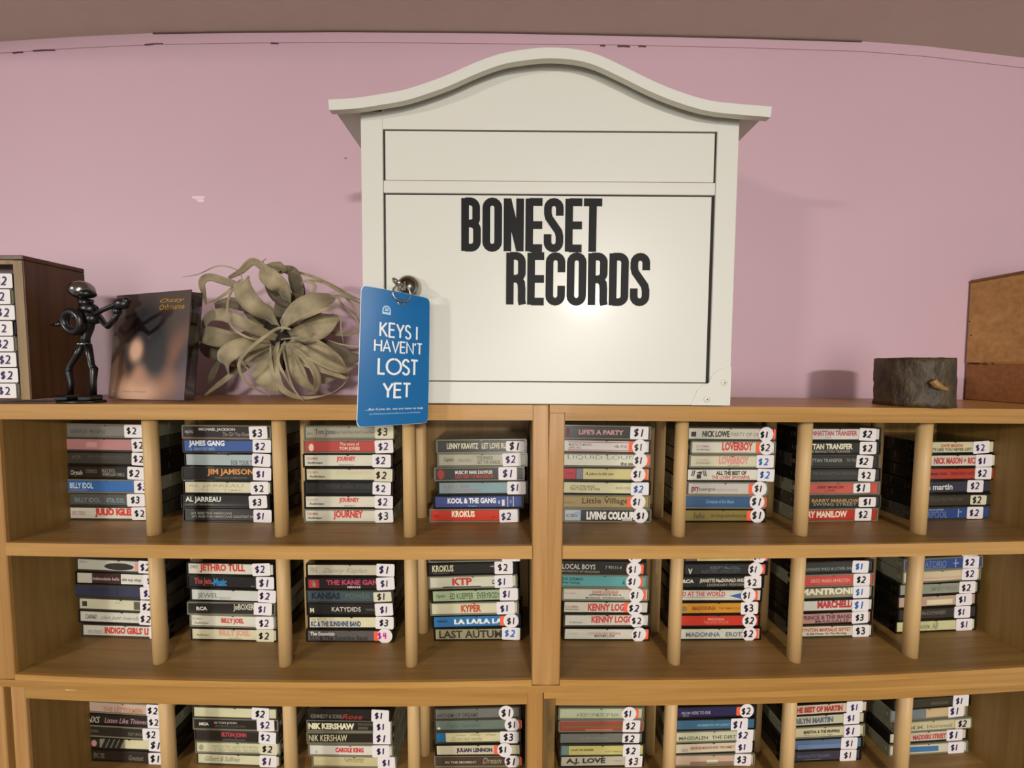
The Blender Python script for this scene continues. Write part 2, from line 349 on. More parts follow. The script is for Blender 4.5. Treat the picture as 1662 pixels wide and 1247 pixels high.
# ------------------------------------------------------------------ mailbox
MM = BASE @ Matrix.Translation((9, 3.2, .3)) @ Matrix.Rotation(math.radians(.42), 4, 'Y')
MMi = MM.inverted()
def mloc(px, py, y=0):
    """pixel on a plane of the mailbox (its own y) -> its own x, z"""
    o_ = MMi @ (CAM + Vector((0, 0, Z0))); d = MMi.to_3x3() @ ray(px, py); p = o_ + d * ((y - o_.y) / d.y); return p.x, p.z
cream = mat('cream_white_enamel', '#d2d1c7', .36, coat=.1, bump=.03, nscale=(300, 300, 300))
creamd = mat('cream_white_enamel_matt', '#d2cebd', .4)
gapm = mat('dark_door_gap', '#2c2a24', .8)
mb_ = empty('mailbox', 'white arched-top metal mailbox lettered in black, standing over both racks', 'mailbox', M=MM)
BL, BR = -192.5, 188.0
def roof(n=48):
    tp = [(532.6, 161.5), (575, 159), (619, 152.5), (650, 147), (678, 139), (723, 123), (768, 103), (813, 87), (858, 79.5), (894.5, 77), (935, 80), (971, 89), (1016, 109.6), (1061.5, 132), (1106.6, 150), (1152, 163), (1197, 168.5), (1253, 173)]
    P = [mloc(x, y, -15) for x, y in tp]
    q = []
    for i in range(len(P) - 1):                      # smooth curve through the points
        p0, p1, p2, p3 = P[max(i - 1, 0)], P[i], P[i + 1], P[min(i + 2, len(P) - 1)]
        for k in range(4):
            t = k / 4
            q.append(tuple(.5 * (2 * p1[j] + (p2[j] - p0[j]) * t + (2 * p0[j] - 5 * p1[j] + 4 * p2[j] - p3[j]) * t * t + (3 * p1[j] - p0[j] - 3 * p2[j] + p3[j]) * t ** 3) for j in (0, 1)))
    return q + [P[-1]]
rt_ = roof()
def inset(pl, d):
    out = []
    for i, p in enumerate(pl):
        a = Vector(pl[max(i - 1, 0)]); b = Vector(pl[min(i + 1, len(pl) - 1)]); t = (b - a).normalized(); out.append((p[0] + t.y * d, p[1] - t.x * d))
    return out
rb_ = inset(rt_, 9.5)
poly = rt_ + list(reversed(rb_))
m = MB(); n = len(rt_)
def sheet(mb, top, bot, y0, y1, y0b=None):
    n = len(top); y0b = y0 if y0b is None else y0b
    vs = [(x, y0, z) for x, z in top] + [(x, y0b, z) for x, z in bot] + [(x, y1, z) for x, z in top] + [(x, y1, z) for x, z in bot]
    fs = []
    for i in range(n - 1):
        fs += [(i, i + 1, n + i + 1, n + i), (2 * n + i, 3 * n + i, 3 * n + i + 1, 2 * n + i + 1), (i, 2 * n + i, 2 * n + i + 1, i + 1), (n + i, n + i + 1, 3 * n + i + 1, 3 * n + i)]
    fs += [(0, n, 3 * n, 2 * n), (n - 1, 3 * n - 1, 4 * n - 1, 2 * n - 1)]
    return mb.add(vs, fs)
sheet(m, rt_, rb_, -15, -13, -14.4); sheet(m, rt_, inset(rt_, 2.0), -13, 132)
m.build('roof', cream, mb_)
hem = [p for p in inset(rt_, 9.5)]
sheet(MB(), inset(rt_, 7.8), hem, -13.2, -8).build('roof_lip', creamd, mb_)
un = inset(rt_, 2.2)
gz = [p for p in inset(rt_, 2.4) if BL <= p[0] <= BR]
def gy(x):
    for a, b in zip(un, un[1:]):
        if a[0] <= x <= b[0]: return a[1] + (b[1] - a[1]) * (x - a[0]) / max(b[0] - a[0], 1e-6)
    return un[-1][1]
# side walls, back, floor
MB().cham(BL, BL + 1.2, 1, 124, 0, gy(BL) - .4, .3).build('side_wall', cream, mb_)
MB().cham(BR - 1.2, BR, 1, 124, 0, gy(BR) - .4, .3).build('side_wall', cream, mb_)
MB().cham(BL, BR, 1, 124, 0, 1.4, .3).build('bottom', cream, mb_)
MB().prism([(BL, 0)] + [(BL, gy(BL))] + gz + [(BR, gy(BR)), (BR, 0)], 122, 124).build('back_wall', cream, mb_)
# face: stiles, gable, middle rail, bottom rail
xL, xR = mloc(624.5, 400)[0], mloc(1157, 400)[0]
zt1, zb1 = mloc(890, 213)[1], mloc(890, 293.5)[1]
zt2, zb2 = mloc(890, 316.5)[1], mloc(890, 619.5)[1]
MB().cham(BL, xL - 1.2, 0, 3, 0, gy(BL) - .3, .5).build('face_stile', cream, mb_)
MB().cham(xR + 1.2, BR, 0, 3, 0, gy(BR) - .3, .5).build('face_stile', cream, mb_)
gp = [(x, gy(x) - .3) for x in [xL - 1.2 + (xR - xL + 2.4) * i / 40 for i in range(41)]]
MB().prism([(xL - 1.2, zt1 + 1)] + gp + [(xR + 1.2, zt1 + 1)], .25, 3).build('gable_panel', cream, mb_)
MB().cham(xL - .6, xR + .6, -.3, 3, zt2 + .9, zb1 - .9, .5).build('middle_rail', cream, mb_)
MB().cham(xL - .6, xR + .6, 0, 3, .2, zb2 - .8, .5).build('bottom_rail', cream, mb_)
MB().box(BL + 3, BR - 3, 3.2, 4.2, 2, gy(0) - 60).build('inner_tray', gapm, mb_)
MB().cham(xL + .9, xR - .9, .9, 2.9, zb1 - .1, zt1 - .2, .4).build('slot_flap', cream, mb_)
d_ = MB().cham(xL + 1.2, xR - 2.8, -.2, 2.9, zb2 + .2, zt2 - .8, .4).build('door', cream, mb_)
for x, y in ((622, 178), (1161, 187)):
    a = mloc(x, y); MB().cham(a[0] - 1.6, a[0] + 1.6, -1.2, .2, a[1] - 3, a[1] + 5, .4).build('roof_clip', creamd, mb_)
black = mat('black_vinyl_lettering', '#0b0b0a', .55, spec=.25)
def word(txt, c, parent):
    """c = left x, right x, top y, bottom y in the picture, at both ends"""
    (x0, z0), (x1, z1) = mloc(c[0], c[3]), mloc(c[1], c[2]); hgt = z1 - z0
    # letter widths are stretched evenly to the measured width
    tot = sum(heavy(ch)[0] for ch in txt) + .028 * (len(txt) - 1); q = (x1 - x0) / (tot * hgt); cx = 0
    for ch in txt:
        w, st = heavy(ch); g = MB()
        for k, (pts, cl) in enumerate(st): g.stroke([(x0 + (cx + a) * hgt * q, z0 + b * hgt) for a, b in pts], .146 * hgt * (q + 1) / 2, -.45 + .02 * k, -.2, bool(cl))
        g.build('letter', black, parent); cx += w + .028
word('BONESET', (748.5, 977.5, 323.5, 407.5), d_)
word('RECORDS', (821, 1055.5, 412, 494.5), d_)
# corner gussets with rivets
for sgn in (1, -1):
    X = (lambda u: BR - u) if sgn == 1 else (lambda u: BL + u)
    pl = [(0, 0), (41, 0)] + [(40 - 3, 9), (34, 17), (28, 21.5), (24, 22.5), (22, 24), (21.5, 27), (18, 33), (12, 37.5), (5, 39.5), (0, 40)]
    g = MB().prism([(X(u), .3 + v) for u, v in pl], -.9, .1).build('corner_gusset', cream, mb_)
    for u, v in ((24.5, 6.5), (7, 24)):
        MB().ball((X(u), -1.1, v), 3.3, 1, .3, 1, 14, 8).build('rivet', creamd, g, True)
        MB().ball((X(u), -2.0, v), .8, 1, .4, 1, 8, 5).build('rivet_pin', gapm, g, True)
# lock
chrome = mat('chrome', '#b8b4aa', .12, metal=1); dchrome = mat('brushed_steel', '#6f6b60', .3, metal=1)
kx, kz = mloc(663, 466, -6)
lk = MB().tube([(kx, .5, kz), (kx, -3, kz), (kx, -8, kz), (kx, -10.5, kz)], [12.2, 12.2, 11.4, 9.2], 32).build('lock_barrel', chrome, mb_, True)
MB().tube([(kx, -10.2, kz), (kx, -11.4, kz)], [8.2, 7.9], 28).build('lock_face', dchrome, lk, True)
MB().cham(kx - 1, kx + 1, -11.8, -11, kz - 3.6, kz + 3.6, .2).build('keyway', gapm, lk)
# key, ring and tag: each a thing of its own
def mworld(p): return MM @ Vector(p)
k_ = empty('key', 'small silver key sitting in the mailbox lock, its bow toward the viewer', 'key', M=MM)
MB().cham(kx - 1.0, kx + 1.0, -20, -11, kz - 2.4, kz + 2.4, .3).build('blade', chrome, k_)
bw = MB().torus((kx - 5, -22, kz - .5), 6.6, 1.7, (0.6, .2, .77), 28, 8); bw.build('bow', chrome, k_, True)
rg = at(654, 470, -31)
ring = tag(MB().torus((rg.x - 1.5, rg.y + 1, rg.z + Z0 - 3.5), 8.2, .75, (.45, -.86, .12), 36, 8).torus((rg.x - 1.2, rg.y + .2, rg.z + Z0 - 3.5), 8.0, .7, (.48, -.86, .05), 36, 8).build('key_ring', chrome, smooth=True), 'thin silver split ring joining the key to the blue tag', 'key ring')
# tag: bent card hanging from the ring
TL, TR, BRt, BLt = at(587, 463.5, -44), at(697, 485, -13), at(694, 686, -13), at(579.5, 693, -48)
def tg(u, v, d=0):
    """u left-right, v top-down, d in front of the card"""
    a = TL.lerp(TR, u); b = BLt.lerp(BRt, u); p = a.lerp(b, v); n = (TR - TL).cross(BLt - TL).normalized()
    if n.y > 0: n = -n
    p = p + n * (d + 2.2 * math.sin(math.pi * u) * (1 - .4 * v) + 1.2 * math.sin(math.pi * v)); p.z += Z0; return p
blue = mat('blue_plastic_tag', '#0064a0', .35, coat=.12); whit = mat('white_print', '#e8ecec', .5); bedge = mat('pale_tag_edge', '#cfe0ea', .4)
TWd, THt = (TR - TL).length, (BLt - TL).length
tgo = empty('key_tag', 'blue plastic tag with white capitals hanging from the mailbox key ring', 'key tag')
def card(mb, u0, u1, v0, v1, d0, d1, r=.0, nu=16, nv=20):
    vs = []; fs = []
    for j in range(nv + 1):
        for i in range(nu + 1):
            a = i / nu; b = j / nv; u = u0 + (u1 - u0) * a; v = v0 + (v1 - v0) * b
            # round the corners
            if r:
                du = max(0, r / TWd - min(u - u0, u1 - u)) * TWd; dv = max(0, r / THt - min(v - v0, v1 - v)) * THt
                q = math.hypot(du, dv)
                if q > r:
                    k = r / q
                    if u - u0 < u1 - u: u = u0 + (r - du * k) / TWd
                    else: u = u1 - (r - du * k) / TWd
                    if v - v0 < v1 - v: v = v0 + (r - dv * k) / THt
                    else: v = v1 - (r - dv * k) / THt
            vs += [tg(u, v, d0), tg(u, v, d1)]
    w = nu + 1
    for j in range(nv):
        for i in range(nu):
            a = 2 * (j * w + i); b = a + 2; c = a + 2 * w; d = c + 2
            fs += [(a, b, d, c), (a + 1, c + 1, d + 1, b + 1)]
    for i in range(nu):
        a = 2 * i; fs.append((a, a + 1, a + 3, a + 2)); a = 2 * (nv * w + i); fs.append((a, a + 2, a + 3, a + 1))
    for j in range(nv):
        a = 2 * j * w; c = a + 2 * w; fs.append((a, c, c + 1, a + 1)); a = 2 * (j * w + nu); c = a + 2 * w; fs.append((a, a + 1, c + 1, c))
    return mb.add(vs, fs)
card(MB(), 0, 1, 0, 1, -.8, .8, 4, 24, 30).build('card', blue, tgo)
card(MB(), -.008, 1.008, -.004, 1.004, -.95, -.6, 4, 24, 30).build('card_edge', bedge, tgo)
def onTag(mb): return mb.map(lambda v: tg(v.x / TWd, v.z / THt, -v.y))
def tagline(txt, u0, u1, vc, h, t, parent):
    g = MB(); hg = h * THt
    write(g, txt, thin_all, 0, 0, hg, t * .9, .9, 1.15, .17 if len(txt) > 4 else .13, (u1 - u0) * TWd)
    g.map(lambda v: Vector((v.x + u0 * TWd, -v.y, (vc + h / 2) * THt - v.z))); onTag(g).build('lettering', whit, parent)
tagline('KEYS I', .265, .80, .292, .100, 1.75, tgo); tagline("HAVEN'T", .195, .88, .412, .082, 1.5, tgo)
tagline('LOST', .255, .82, .560, .112, 2.15, tgo); tagline('YET', .33, .715, .738, .105, 2.15, tgo)
ey = tg(.55, .075, .8)
MB().torus(ey, 2.6, .55, (.5, -.85, 0), 20, 6).build('eyelet', chrome, tgo, True)
gx, gv = .345 * TWd, .150 * THt
gl = MB().stroke([(gx - 3.2, gv + 3.4)] + arc(gx, gv, 3.2, 3.8, 180, 360, 12) + [(gx + 3.2, gv + 3.4)], 1.1, -1.2, -.9, True)
gl.stroke([(gx - 1.6, gv), (gx + 1.6, gv)], 1.6, -1.2, -.9).stroke([(gx - 1.4, gv - 1.8), (gx + 1.4, gv - 1.8)], .9, -1.2, -.9).stroke([(gx - 2.6, gv + 2.4), (gx + 2.6, gv + 2.4)], 1.0, -1.2, -.9)
onTag(gl).build('crest', mat('pale_blue_print', '#a9cfe6', .5), tgo)

# ------------------------------------------------------------------ small print from the built-in font, turned to mesh
_tc = {}
def text_mesh(txt, bold=0.0, shear=0.0):
    """vertices in a unit box (0..1, 0..1) and triangles; cached"""
    k = (txt, bold, shear)
    if k in _tc: return _tc[k]
    cu = bpy.data.curves.new('t', 'FONT'); cu.body = txt; cu.size = 1; cu.resolution_u = 2; cu.offset = bold; cu.shear = shear; cu.fill_mode = 'FRONT'
    ob = bpy.data.objects.new('t', cu); sc.collection.objects.link(ob)
    dg = bpy.context.evaluated_depsgraph_get(); me = bpy.data.meshes.new_from_object(ob.evaluated_get(dg))
    vs = [tuple(v.co) for v in me.vertices]; fs = [tuple(p.vertices) for p in me.polygons]
    bpy.data.objects.remove(ob); bpy.data.curves.remove(cu); bpy.data.meshes.remove(me)
    x0 = min(v[0] for v in vs); x1 = max(v[0] for v in vs); z0 = min(v[1] for v in vs); z1 = max(v[1] for v in vs)
    r = ([((a - x0) / (x1 - x0), (b - z0) / (z1 - z0)) for a, b, _ in vs], fs); _tc[k] = r; return r
def print_text(mb, txt, x0, x1, z0, z1, y, bold=0, shear=0):
    vs, fs = text_mesh(txt, bold, shear); return mb.add([(x0 + a * (x1 - x0), y, z0 + b * (z1 - z0)) for a, b in vs], fs)
for txt, u0, u1, v, h in (('...But if you do, we are here to help', .10, .92, .868, .022), ('architecturalmailboxes.com/keys', .15, .88, .904, .016)):
    g = print_text(MB(), txt, u0 * TWd, u1 * TWd, v * THt, (v + h) * THt, -1.0, 0, .2)
    g.map(lambda v_, v=v, h=h: Vector((v_.x, v_.y, (2 * v + h) * THt - v_.z))); onTag(g).build('lettering', whit if h > .02 else mat('pale_blue_print', '#a9cfe6', .5), tgo)

# ------------------------------------------------------------------ things standing on the rack tops
def up_(v): return Vector((v.x, v.y, v.z + Z0))
# --- small dark rack at the left with its own cassettes
dk = wood('dark_stained_wood', '#5c3a17', '#3d240c', 'z', .35, 4.4, .2); dkr = wood('worn_stained_wood', '#a08458', '#6e5330', 'z', .5, 7.7)
bx = at(50, 652, 8).x; bt = 150.0; bw_ = 142
lr = empty('small_rack', 'small dark brown wooden rack of cassettes standing at the far left', 'shelf rack', (bx, 8, Z0 + .2 + 4.6))
def zsh(mb): return mb
MB().cham(-9.5, 0, .6, 58, 0, bt - 5, .6).build('side_panel', dk, lr); MB().cham(-9.6, -.3, -.2, .8, 0, bt - 5.6, .2).build('panel_edge', dkr, lr)
MB().cham(-bw_, -bw_ + 9, 0, 58, 0, bt - 5, .6).build('side_panel', dk, lr)
MB().cham(-bw_ - 1, .2, 0, 58, bt - 5, bt, .8).build('top_board', dk, lr); MB().cham(-bw_ + 9, -9.5, 2, 58, 0, 5, .6).build('bottom_board', dk, lr)
MB().cham(-bw_ + 9, -9.5, .4, 12, bt - 9.5, bt - 5, .4).build('top_rail', dkr, lr); MB().box(-bw_ + 9, -9.5, 55, 58, 5, bt - 9).build('back_panel', dk, lr)
# --- crate at the right end
cw = wood('crate_wood', '#c99c5a', '#a57c40', 'x', .5, 3.3, 0, .5); cw2 = wood('crate_wood_reddish', '#a87436', '#845424', 'x', .5, 6.1, 0, .4)
cx_ = 627.0; cty = at(1569, 455, 160).z; cmid = at(1590, 590, 150).z; zb_ = -8.4
cr_ = empty('wooden_crate', 'light wooden crate at the right edge, thick plank above a redder one', 'crate', (cx_, 157, Z0 + zb_))
MB().cham(0, 11, -62, 4, cmid - zb_ + .8, cty - zb_ - 4, .8).build('plank', cw, cr_)
MB().cham(1.2, 11, -62, 4, 0, cmid - zb_ - .8, .8).build('plank', cw2, cr_)
MB().cham(-.5, 150, -62, 4, cty - zb_ - 4, cty - zb_, .8).build('top_board', wood('crate_top_wood', '#8a6338', '#6b4724', 'x', .5, 8.8), cr_)
MB().cham(140, 150, -62, 4, 0, cty - zb_ - 4, .8).build('side_plank', cw, cr_); MB().cham(11, 140, 0, 4, 0, cty - zb_ - 4, .5).build('back_panel', cw2, cr_); MB().cham(11, 140, -62, 0, 0, 6, .5).build('bottom_board', cw2, cr_)
kn = mat('dark_gouge', '#3a2410', .9)
g = MB()
for y, z, w in ((-8, 0, 8), (-18, -.6, 6), (-27, -.4, 2), (-1, 40, 2), (2, 60, 1.5)): g.cham(-.25, .8, y - w / 2, y + w / 2, cmid - zb_ + z - .8, cmid - zb_ + z + .9, .2)
g.build('gouge', kn, cr_)
MB().cham(-1.2, 6, -70, -66, 0, 17, .4).build('corner_strip', mat('pale_pine_strip', '#d0a860', .5), cr_)
# --- log block
p0 = at(1492, 657, 14); p1 = at(1590, 657, 14); lx = (p0.x + p1.x) / 2; lr_ = (p1.x - p0.x) / 2 * 1.03
ly = 14 + lr_ + 4; ztop = at(1540, 581, 20).z
bark = mat('dark_bark_resin', '#4c3c20', .55, coat=0, noise=.7, nscale=(110, 110, 55), bump=1.0, col2='#2a1a0a')
bark.node_tree.nodes['Bump'].inputs['Distance'].default_value = .004
zs_ = -math.tan(math.radians(.807)) * (lx - PIV) + .3
blk = empty('wood_block', 'dark rough-barked log block on the right rack, beside the crate', 'wood block', (lx, ly, Z0 + zs_))
random.seed(3); vs = []; fs = []; nn = 40; nz = 9; hz = ztop - zs_
for j in range(nz + 1):
    for i in range(nn):
        a = 2 * math.pi * i / nn; q = lr_ * (1 + .035 * math.sin(3 * a + 1) + .02 * math.sin(7 * a + j * .5) + random.uniform(-.014, .014)) * (1.03 if j == 0 else 1)
        # the face toward the left is flatter, as if split
        zz = hz * j / nz + (random.uniform(-1.2, 1.2) if 0 < j < nz else (random.uniform(-.8, .8) if j == nz else 0))
        x = q * math.cos(a); y = q * math.sin(a)
        if x < 0 and y < 0: x *= 1.04; y *= .96
        vs.append((x, y, zz))
for j in range(nz):
    for i in range(nn): a = j * nn + i; b = j * nn + (i + 1) % nn; fs.append((a, b, b + nn, a + nn))
fs += [tuple(range(nn - 1, -1, -1)), tuple(range(nz * nn, nz * nn + nn))]
MB().add(vs, fs).build('log', bark, blk, True)
kx2 = at(1522, 626, 14).x - lx; kz2 = at(1522, 626, 14).z - zs_
tw = mat('pale_broken_twig', '#a87c3e', .6, noise=.4, nscale=(200, 200, 200))
MB().tube([(kx2 - 2, -lr_ - .5, kz2 + 5), (kx2 + 1, -lr_ - 2.0, kz2 + .5), (kx2 + 7, -lr_ - 2.2, kz2 - 3), (kx2 + 13, -lr_ - .6, kz2 - 4)], [3.4, 3.6, 2.4, 2.0], 8).build('twig_stub', tw, blk)
MB().ball((at(1555, 585, 14).x - lx, -lr_ * .93, hz - 3), 2.4, 1.3, .6, .8, 8, 6).build('resin_drop', mat('amber_resin', '#8e8052', .1, coat=1), blk, True)

# --- black metal musician figure
fig = mat('black_enamelled_metal', '#060607', .34, coat=.1); figd = mat('dark_patinated_metal', '#131616', .35, metal=.6)
YF = 26
def fz(x, y, dy=0): return up_(at(0 + x / 4.156, 380 + y / 4.156, YF + dy)) - Vector((FX, YF, Z0 + .2))
FX = at(132, 648, YF).x
fg = empty('figurine', 'small black metal figure with silver head playing a stringed instrument', 'figurine', (FX, YF, Z0 + .2))
def fv(x, y, dy=0): return fz(x, y, dy)
b0 = fv(550, 1108); MB().tube([(b0.x, 0, 0), (b0.x, 0, 1.6), (b0.x, 0, 2.6)], [24, 24, 22.5], 36).map(lambda v: Vector((v.x, v.y * .55, v.z))).build('base', fig, fg, True)
bz = 2.2
L1 = [fv(560, 740), fv(520, 815), fv(475, 885), fv(462, 920), fv(478, 1000), fv(475, 1075)]
L2 = [fv(590, 745), fv(605, 820), fv(615, 880), fv(632, 910), fv(628, 1000), fv(630, 1075)]
L1[-1].z = L2[-1].z = bz + 3.5
MB().tube(L1, [3.6, 3.2, 2.7, 3.3, 2.7, 2.6], 12).tube(L2, [3.6, 3.2, 2.9, 3.6, 2.9, 2.7], 12).build('legs', fig, fg, True)
for p in (L1[3], L2[3]): MB().ball(p, 3.6, u=14, v=10).build('knee', figd, fg, True)
for p in (L1[-1], L2[-1]): MB().cham(p.x - 6.5, p.x + 6.5, -11, 5, bz, bz + 6, 1.6).build('foot', fig, fg)
MB().tube([fv(572, 750), fv(575, 700), fv(590, 640), fv(595, 560), fv(595, 500)], [4.6, 4.0, 5.0, 6.6, 5.2], 16).build('torso', fig, fg, True)
MB().torus(fv(565, 742), 4.6, 1.6, (0, 0, 1), 20, 8).build('waist_ring', chrome, fg, True)
MB().ball(fv(600, 505), 8.0, 1.1, .8, .85).build('shoulders', fig, fg, True)
MB().ball(fv(632, 570, -6), 6.2, u=18, v=12).build('chest_bolt', fig, fg, True)
MB().tube([fv(580, 490), fv(578, 440)], [5.2, 6.5], 14).build('neck', fig, fg, True)
hd = MB().ball(fv(552, 378), 10.4, 1.05, 1, .95, 24, 16).build('head', mat('silver_ball', '#8f8f8a', .18, metal=1), fg, True)
MB().ball(fv(590, 404, -2), 7.6, 1.0, .9, .62, 18, 12).build('visor', fig, hd, True)
MB().torus(fv(492, 592, -9), 10.6, 3.9, (.15, 1, .1), 36, 12).build('instrument_body', fig, fg, True)
MB().torus(fv(492, 592, -11), 7.2, .9, (.15, 1, .1), 30, 6).build('instrument_hoop', figd, fg, True)
MB().tube([fv(415, 605, -8), fv(385, 612, -8), fv(340, 615, -8)], [3.6, 2.4, .5], 10).build('spike', fig, fg, True)
MB().tube([fv(600, 560, -9), fv(700, 510, -9), fv(800, 470, -9), fv(868, 448, -9)], [2.2, 2.2, 2.4, 3.2], 10).build('instrument_neck', fig, fg, True)
MB().tube([fv(640, 520, -2), fv(690, 590, -5), fv(725, 625, -8), fv(770, 580, -10), fv(800, 520, -12)], [3.4, 2.9, 2.7, 2.3, 2.6], 12).tube([fv(560, 510, -2), fv(520, 550, -9), fv(500, 560, -13)], [4.0, 3.2, 2.6], 12).build('arms', fig, fg, True)
MB().ball(fv(822, 470, -11), 6.2, 1.3, .8, 1, 14, 10).ball(fv(850, 452, -11), 4.2, 1, .8, 1, 12, 8).ball(fv(790, 520, -12), 4, u=12, v=8).build('hand', fig, fg, True)

# --- folded booklet leaning back, dark printed cover
c0, c1, c2, c3 = at(190, 480, 60), at(311, 470, 40), at(298.5, 650, 22), at(175.5, 647, 40)
def bk(u, v, d=0):
    p = c0.lerp(c1, u).lerp(c3.lerp(c2, u), v); n = (c1 - c0).cross(c3 - c0).normalized(); n = n if n.y < 0 else -n
    return up_(p + n * d)
def bkq(mb, pts, d, th=.15):
    n = len(pts); vs = [bk(u, v, d) for u, v in pts] + [bk(u, v, d - th) for u, v in pts]
    return mb.add(vs, [tuple(range(n)), tuple(range(2 * n - 1, n - 1, -1))] + [(i, (i + 1) % n, n + (i + 1) % n, n + i) for i in range(n)])
bo = empty('booklet', 'dark glossy printed booklet with gold lettering, leaning open behind the figurine', 'booklet')
def cover_col(u, v):
    """soft generic print: dark mass over warm tones on a brown ground"""
    g = lambda cu, cv, ru, rv, a=0: math.exp(-((((u - cu) * math.cos(a) + (v - cv) * math.sin(a)) / ru) ** 2 + ((-(u - cu) * math.sin(a) + (v - cv) * math.cos(a)) / rv) ** 2) ** 1.6)
    c = Vector(srgb('#43342f')[:3]); mix = lambda c, h, k: c.lerp(Vector(srgb(h)[:3]), max(0, min(1, k)))
    c = mix(c, '#5d3c2a', g(.16, .80, .2, .2)); c = mix(c, '#6e4630', g(.85, .62, .16, .3, .5)); c = mix(c, '#1a1518', g(.98, .62, .1, .3, .6))
    c = mix(c, '#8a6048', g(.62, .86, .34, .15)); c = mix(c, '#c09678', 1.0 * g(.38, .93, .27, .15)); c = mix(c, '#a87c60', g(.43, .78, .14, .12))
    c = mix(c, '#150f12', 1.3 * g(.45, .36, .27, .26)); c = mix(c, '#150f12', 1.3 * g(.58, .58, .17, .24, -.15)); c = mix(c, '#1a1012', 1.1 * g(.25, .62, .08, .16))
    c = mix(c, '#c49a80', 1.2 * g(.325, .545, .085, .105, .1)); c = mix(c, '#5a4654', .5 * g(1.0, .9, .14, .4)); return c
covm = bpy.data.materials.new('cover_print'); covm.use_nodes = True; b_ = covm.node_tree.nodes['Principled BSDF']; va = covm.node_tree.nodes.new('ShaderNodeVertexColor'); va.layer_name = 'print'
covm.node_tree.links.new(va.outputs['Color'], b_.inputs['Base Color']); b_.inputs['Roughness'].default_value = .35; b_.inputs['Coat Weight'].default_value = .2
NU, NV = 44, 56; vs = []; fs = []; cols = []
for d in (0, -.7):
    for j in range(NV + 1):
        for i in range(NU + 1): vs.append(tuple(bk(i / NU, j / NV, d))); cols.append(cover_col(i / NU, j / NV))
w_ = NU + 1; h_ = w_ * (NV + 1)
for j in range(NV):
    for i in range(NU): a = j * w_ + i; fs += [(a, a + 1, a + w_ + 1, a + w_), (h_ + a, h_ + a + w_, h_ + a + w_ + 1, h_ + a + 1)]
for i in range(NU): fs += [(i, h_ + i, h_ + i + 1, i + 1), (NV * w_ + i, NV * w_ + i + 1, h_ + NV * w_ + i + 1, h_ + NV * w_ + i)]
for j in range(NV): a = j * w_; b = a + w_; fs += [(a, b, h_ + b, h_ + a), (a + NU, h_ + a + NU, h_ + b + NU, b + NU)]
fc = MB().add(vs, fs).build('front_cover', covm, bo)
ca = fc.data.color_attributes.new('print', 'FLOAT_COLOR', 'POINT')
for i, c in enumerate(cols): ca.data[i].color = (c.x, c.y, c.z, 1)
gold = mat('gold_print', '#b08a38', .35, metal=.5)
def bkt(txt, u0, u1, v0, v1, m_, shear=0, bold=0):
    g = print_text(MB(), txt, u0, u1, v0, v1, 0, bold, shear); g.v = [tuple(bk(x, v0 + v1 - z, .34)) for x, y, z in g.v]; g.build('lettering', m_, bo)
bkt('Ozzy', .60, .93, .068, .115, gold, .3, .01); bkt('Osbourne', .60, .93, .122, .175, gold, .1, .01); bkt('NO MORE TEARS', .05, .50, .925, .94, mat('pale_print', '#a08a7c', .5))
# back leaf of the fold
d0, d1, d2 = at(311.5, 474, 41), at(329.5, 476, 62), at(316, 650, 50); d3 = at(299, 650, 23)
MB().add([up_(d0), up_(d1), up_(d2), up_(d3)] + [up_(q + Vector((-.6, .6, 0))) for q in (d0, d1, d2, d3)], [(0, 1, 2, 3), (7, 6, 5, 4), (0, 4, 5, 1), (1, 5, 6, 2), (2, 6, 7, 3), (3, 7, 4, 0)]).build('back_leaf', mat('black_print', '#141012', .2, coat=.4), bo)
g = MB(); q = random.Random(5)
for i in range(30):
    v = .06 + i * .021 + q.uniform(0, .004); a = .25; b = .25 + q.uniform(.15, .4)
    if i % 6 == 5: continue
    P = lambda u, vv: up_(d0.lerp(d1, u).lerp(d3.lerp(d2, u), vv)) + Vector((.25, -.35, 0))
    g.add([P(a, v), P(b, v), P(b, v + .006), P(a, v + .006)], [(0, 1, 2, 3)])
g.build('small_print', mat('grey_print', '#6a625c', .5), bo)

# --- dried air plant
PY = 84.0
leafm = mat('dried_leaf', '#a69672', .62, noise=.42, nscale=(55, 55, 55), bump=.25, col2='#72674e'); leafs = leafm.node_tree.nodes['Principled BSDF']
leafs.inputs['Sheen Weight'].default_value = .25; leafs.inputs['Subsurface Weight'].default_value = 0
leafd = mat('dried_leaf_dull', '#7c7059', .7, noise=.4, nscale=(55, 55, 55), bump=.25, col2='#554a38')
pc = at(455, 545, PY); ap = empty('air_plant', 'large dried grey-green air plant with curling strap leaves beside the booklet', 'plant', (pc.x, PY, Z0 + .5))
def ppt(x, y, d): p = at(300 + x / 4.62, 400 + y / 4.62, PY - d); return Vector((p.x - pc.x, p.y - PY, max(p.z, .8)))
def cr_spline(P, n):
    out = []
    for i in range(len(P) - 1):
        p0, p1, p2, p3 = P[max(i - 1, 0)], P[i], P[i + 1], P[min(i + 2, len(P) - 1)]
        for k in range(n):
            t = k / n; out.append(.5 * (2 * p1 + (p2 - p0) * t + (2 * p0 - 5 * p1 + 4 * p2 - p3) * t * t + (3 * p1 - p0 - 3 * p2 + p3) * t ** 3))
    return out + [P[-1]]
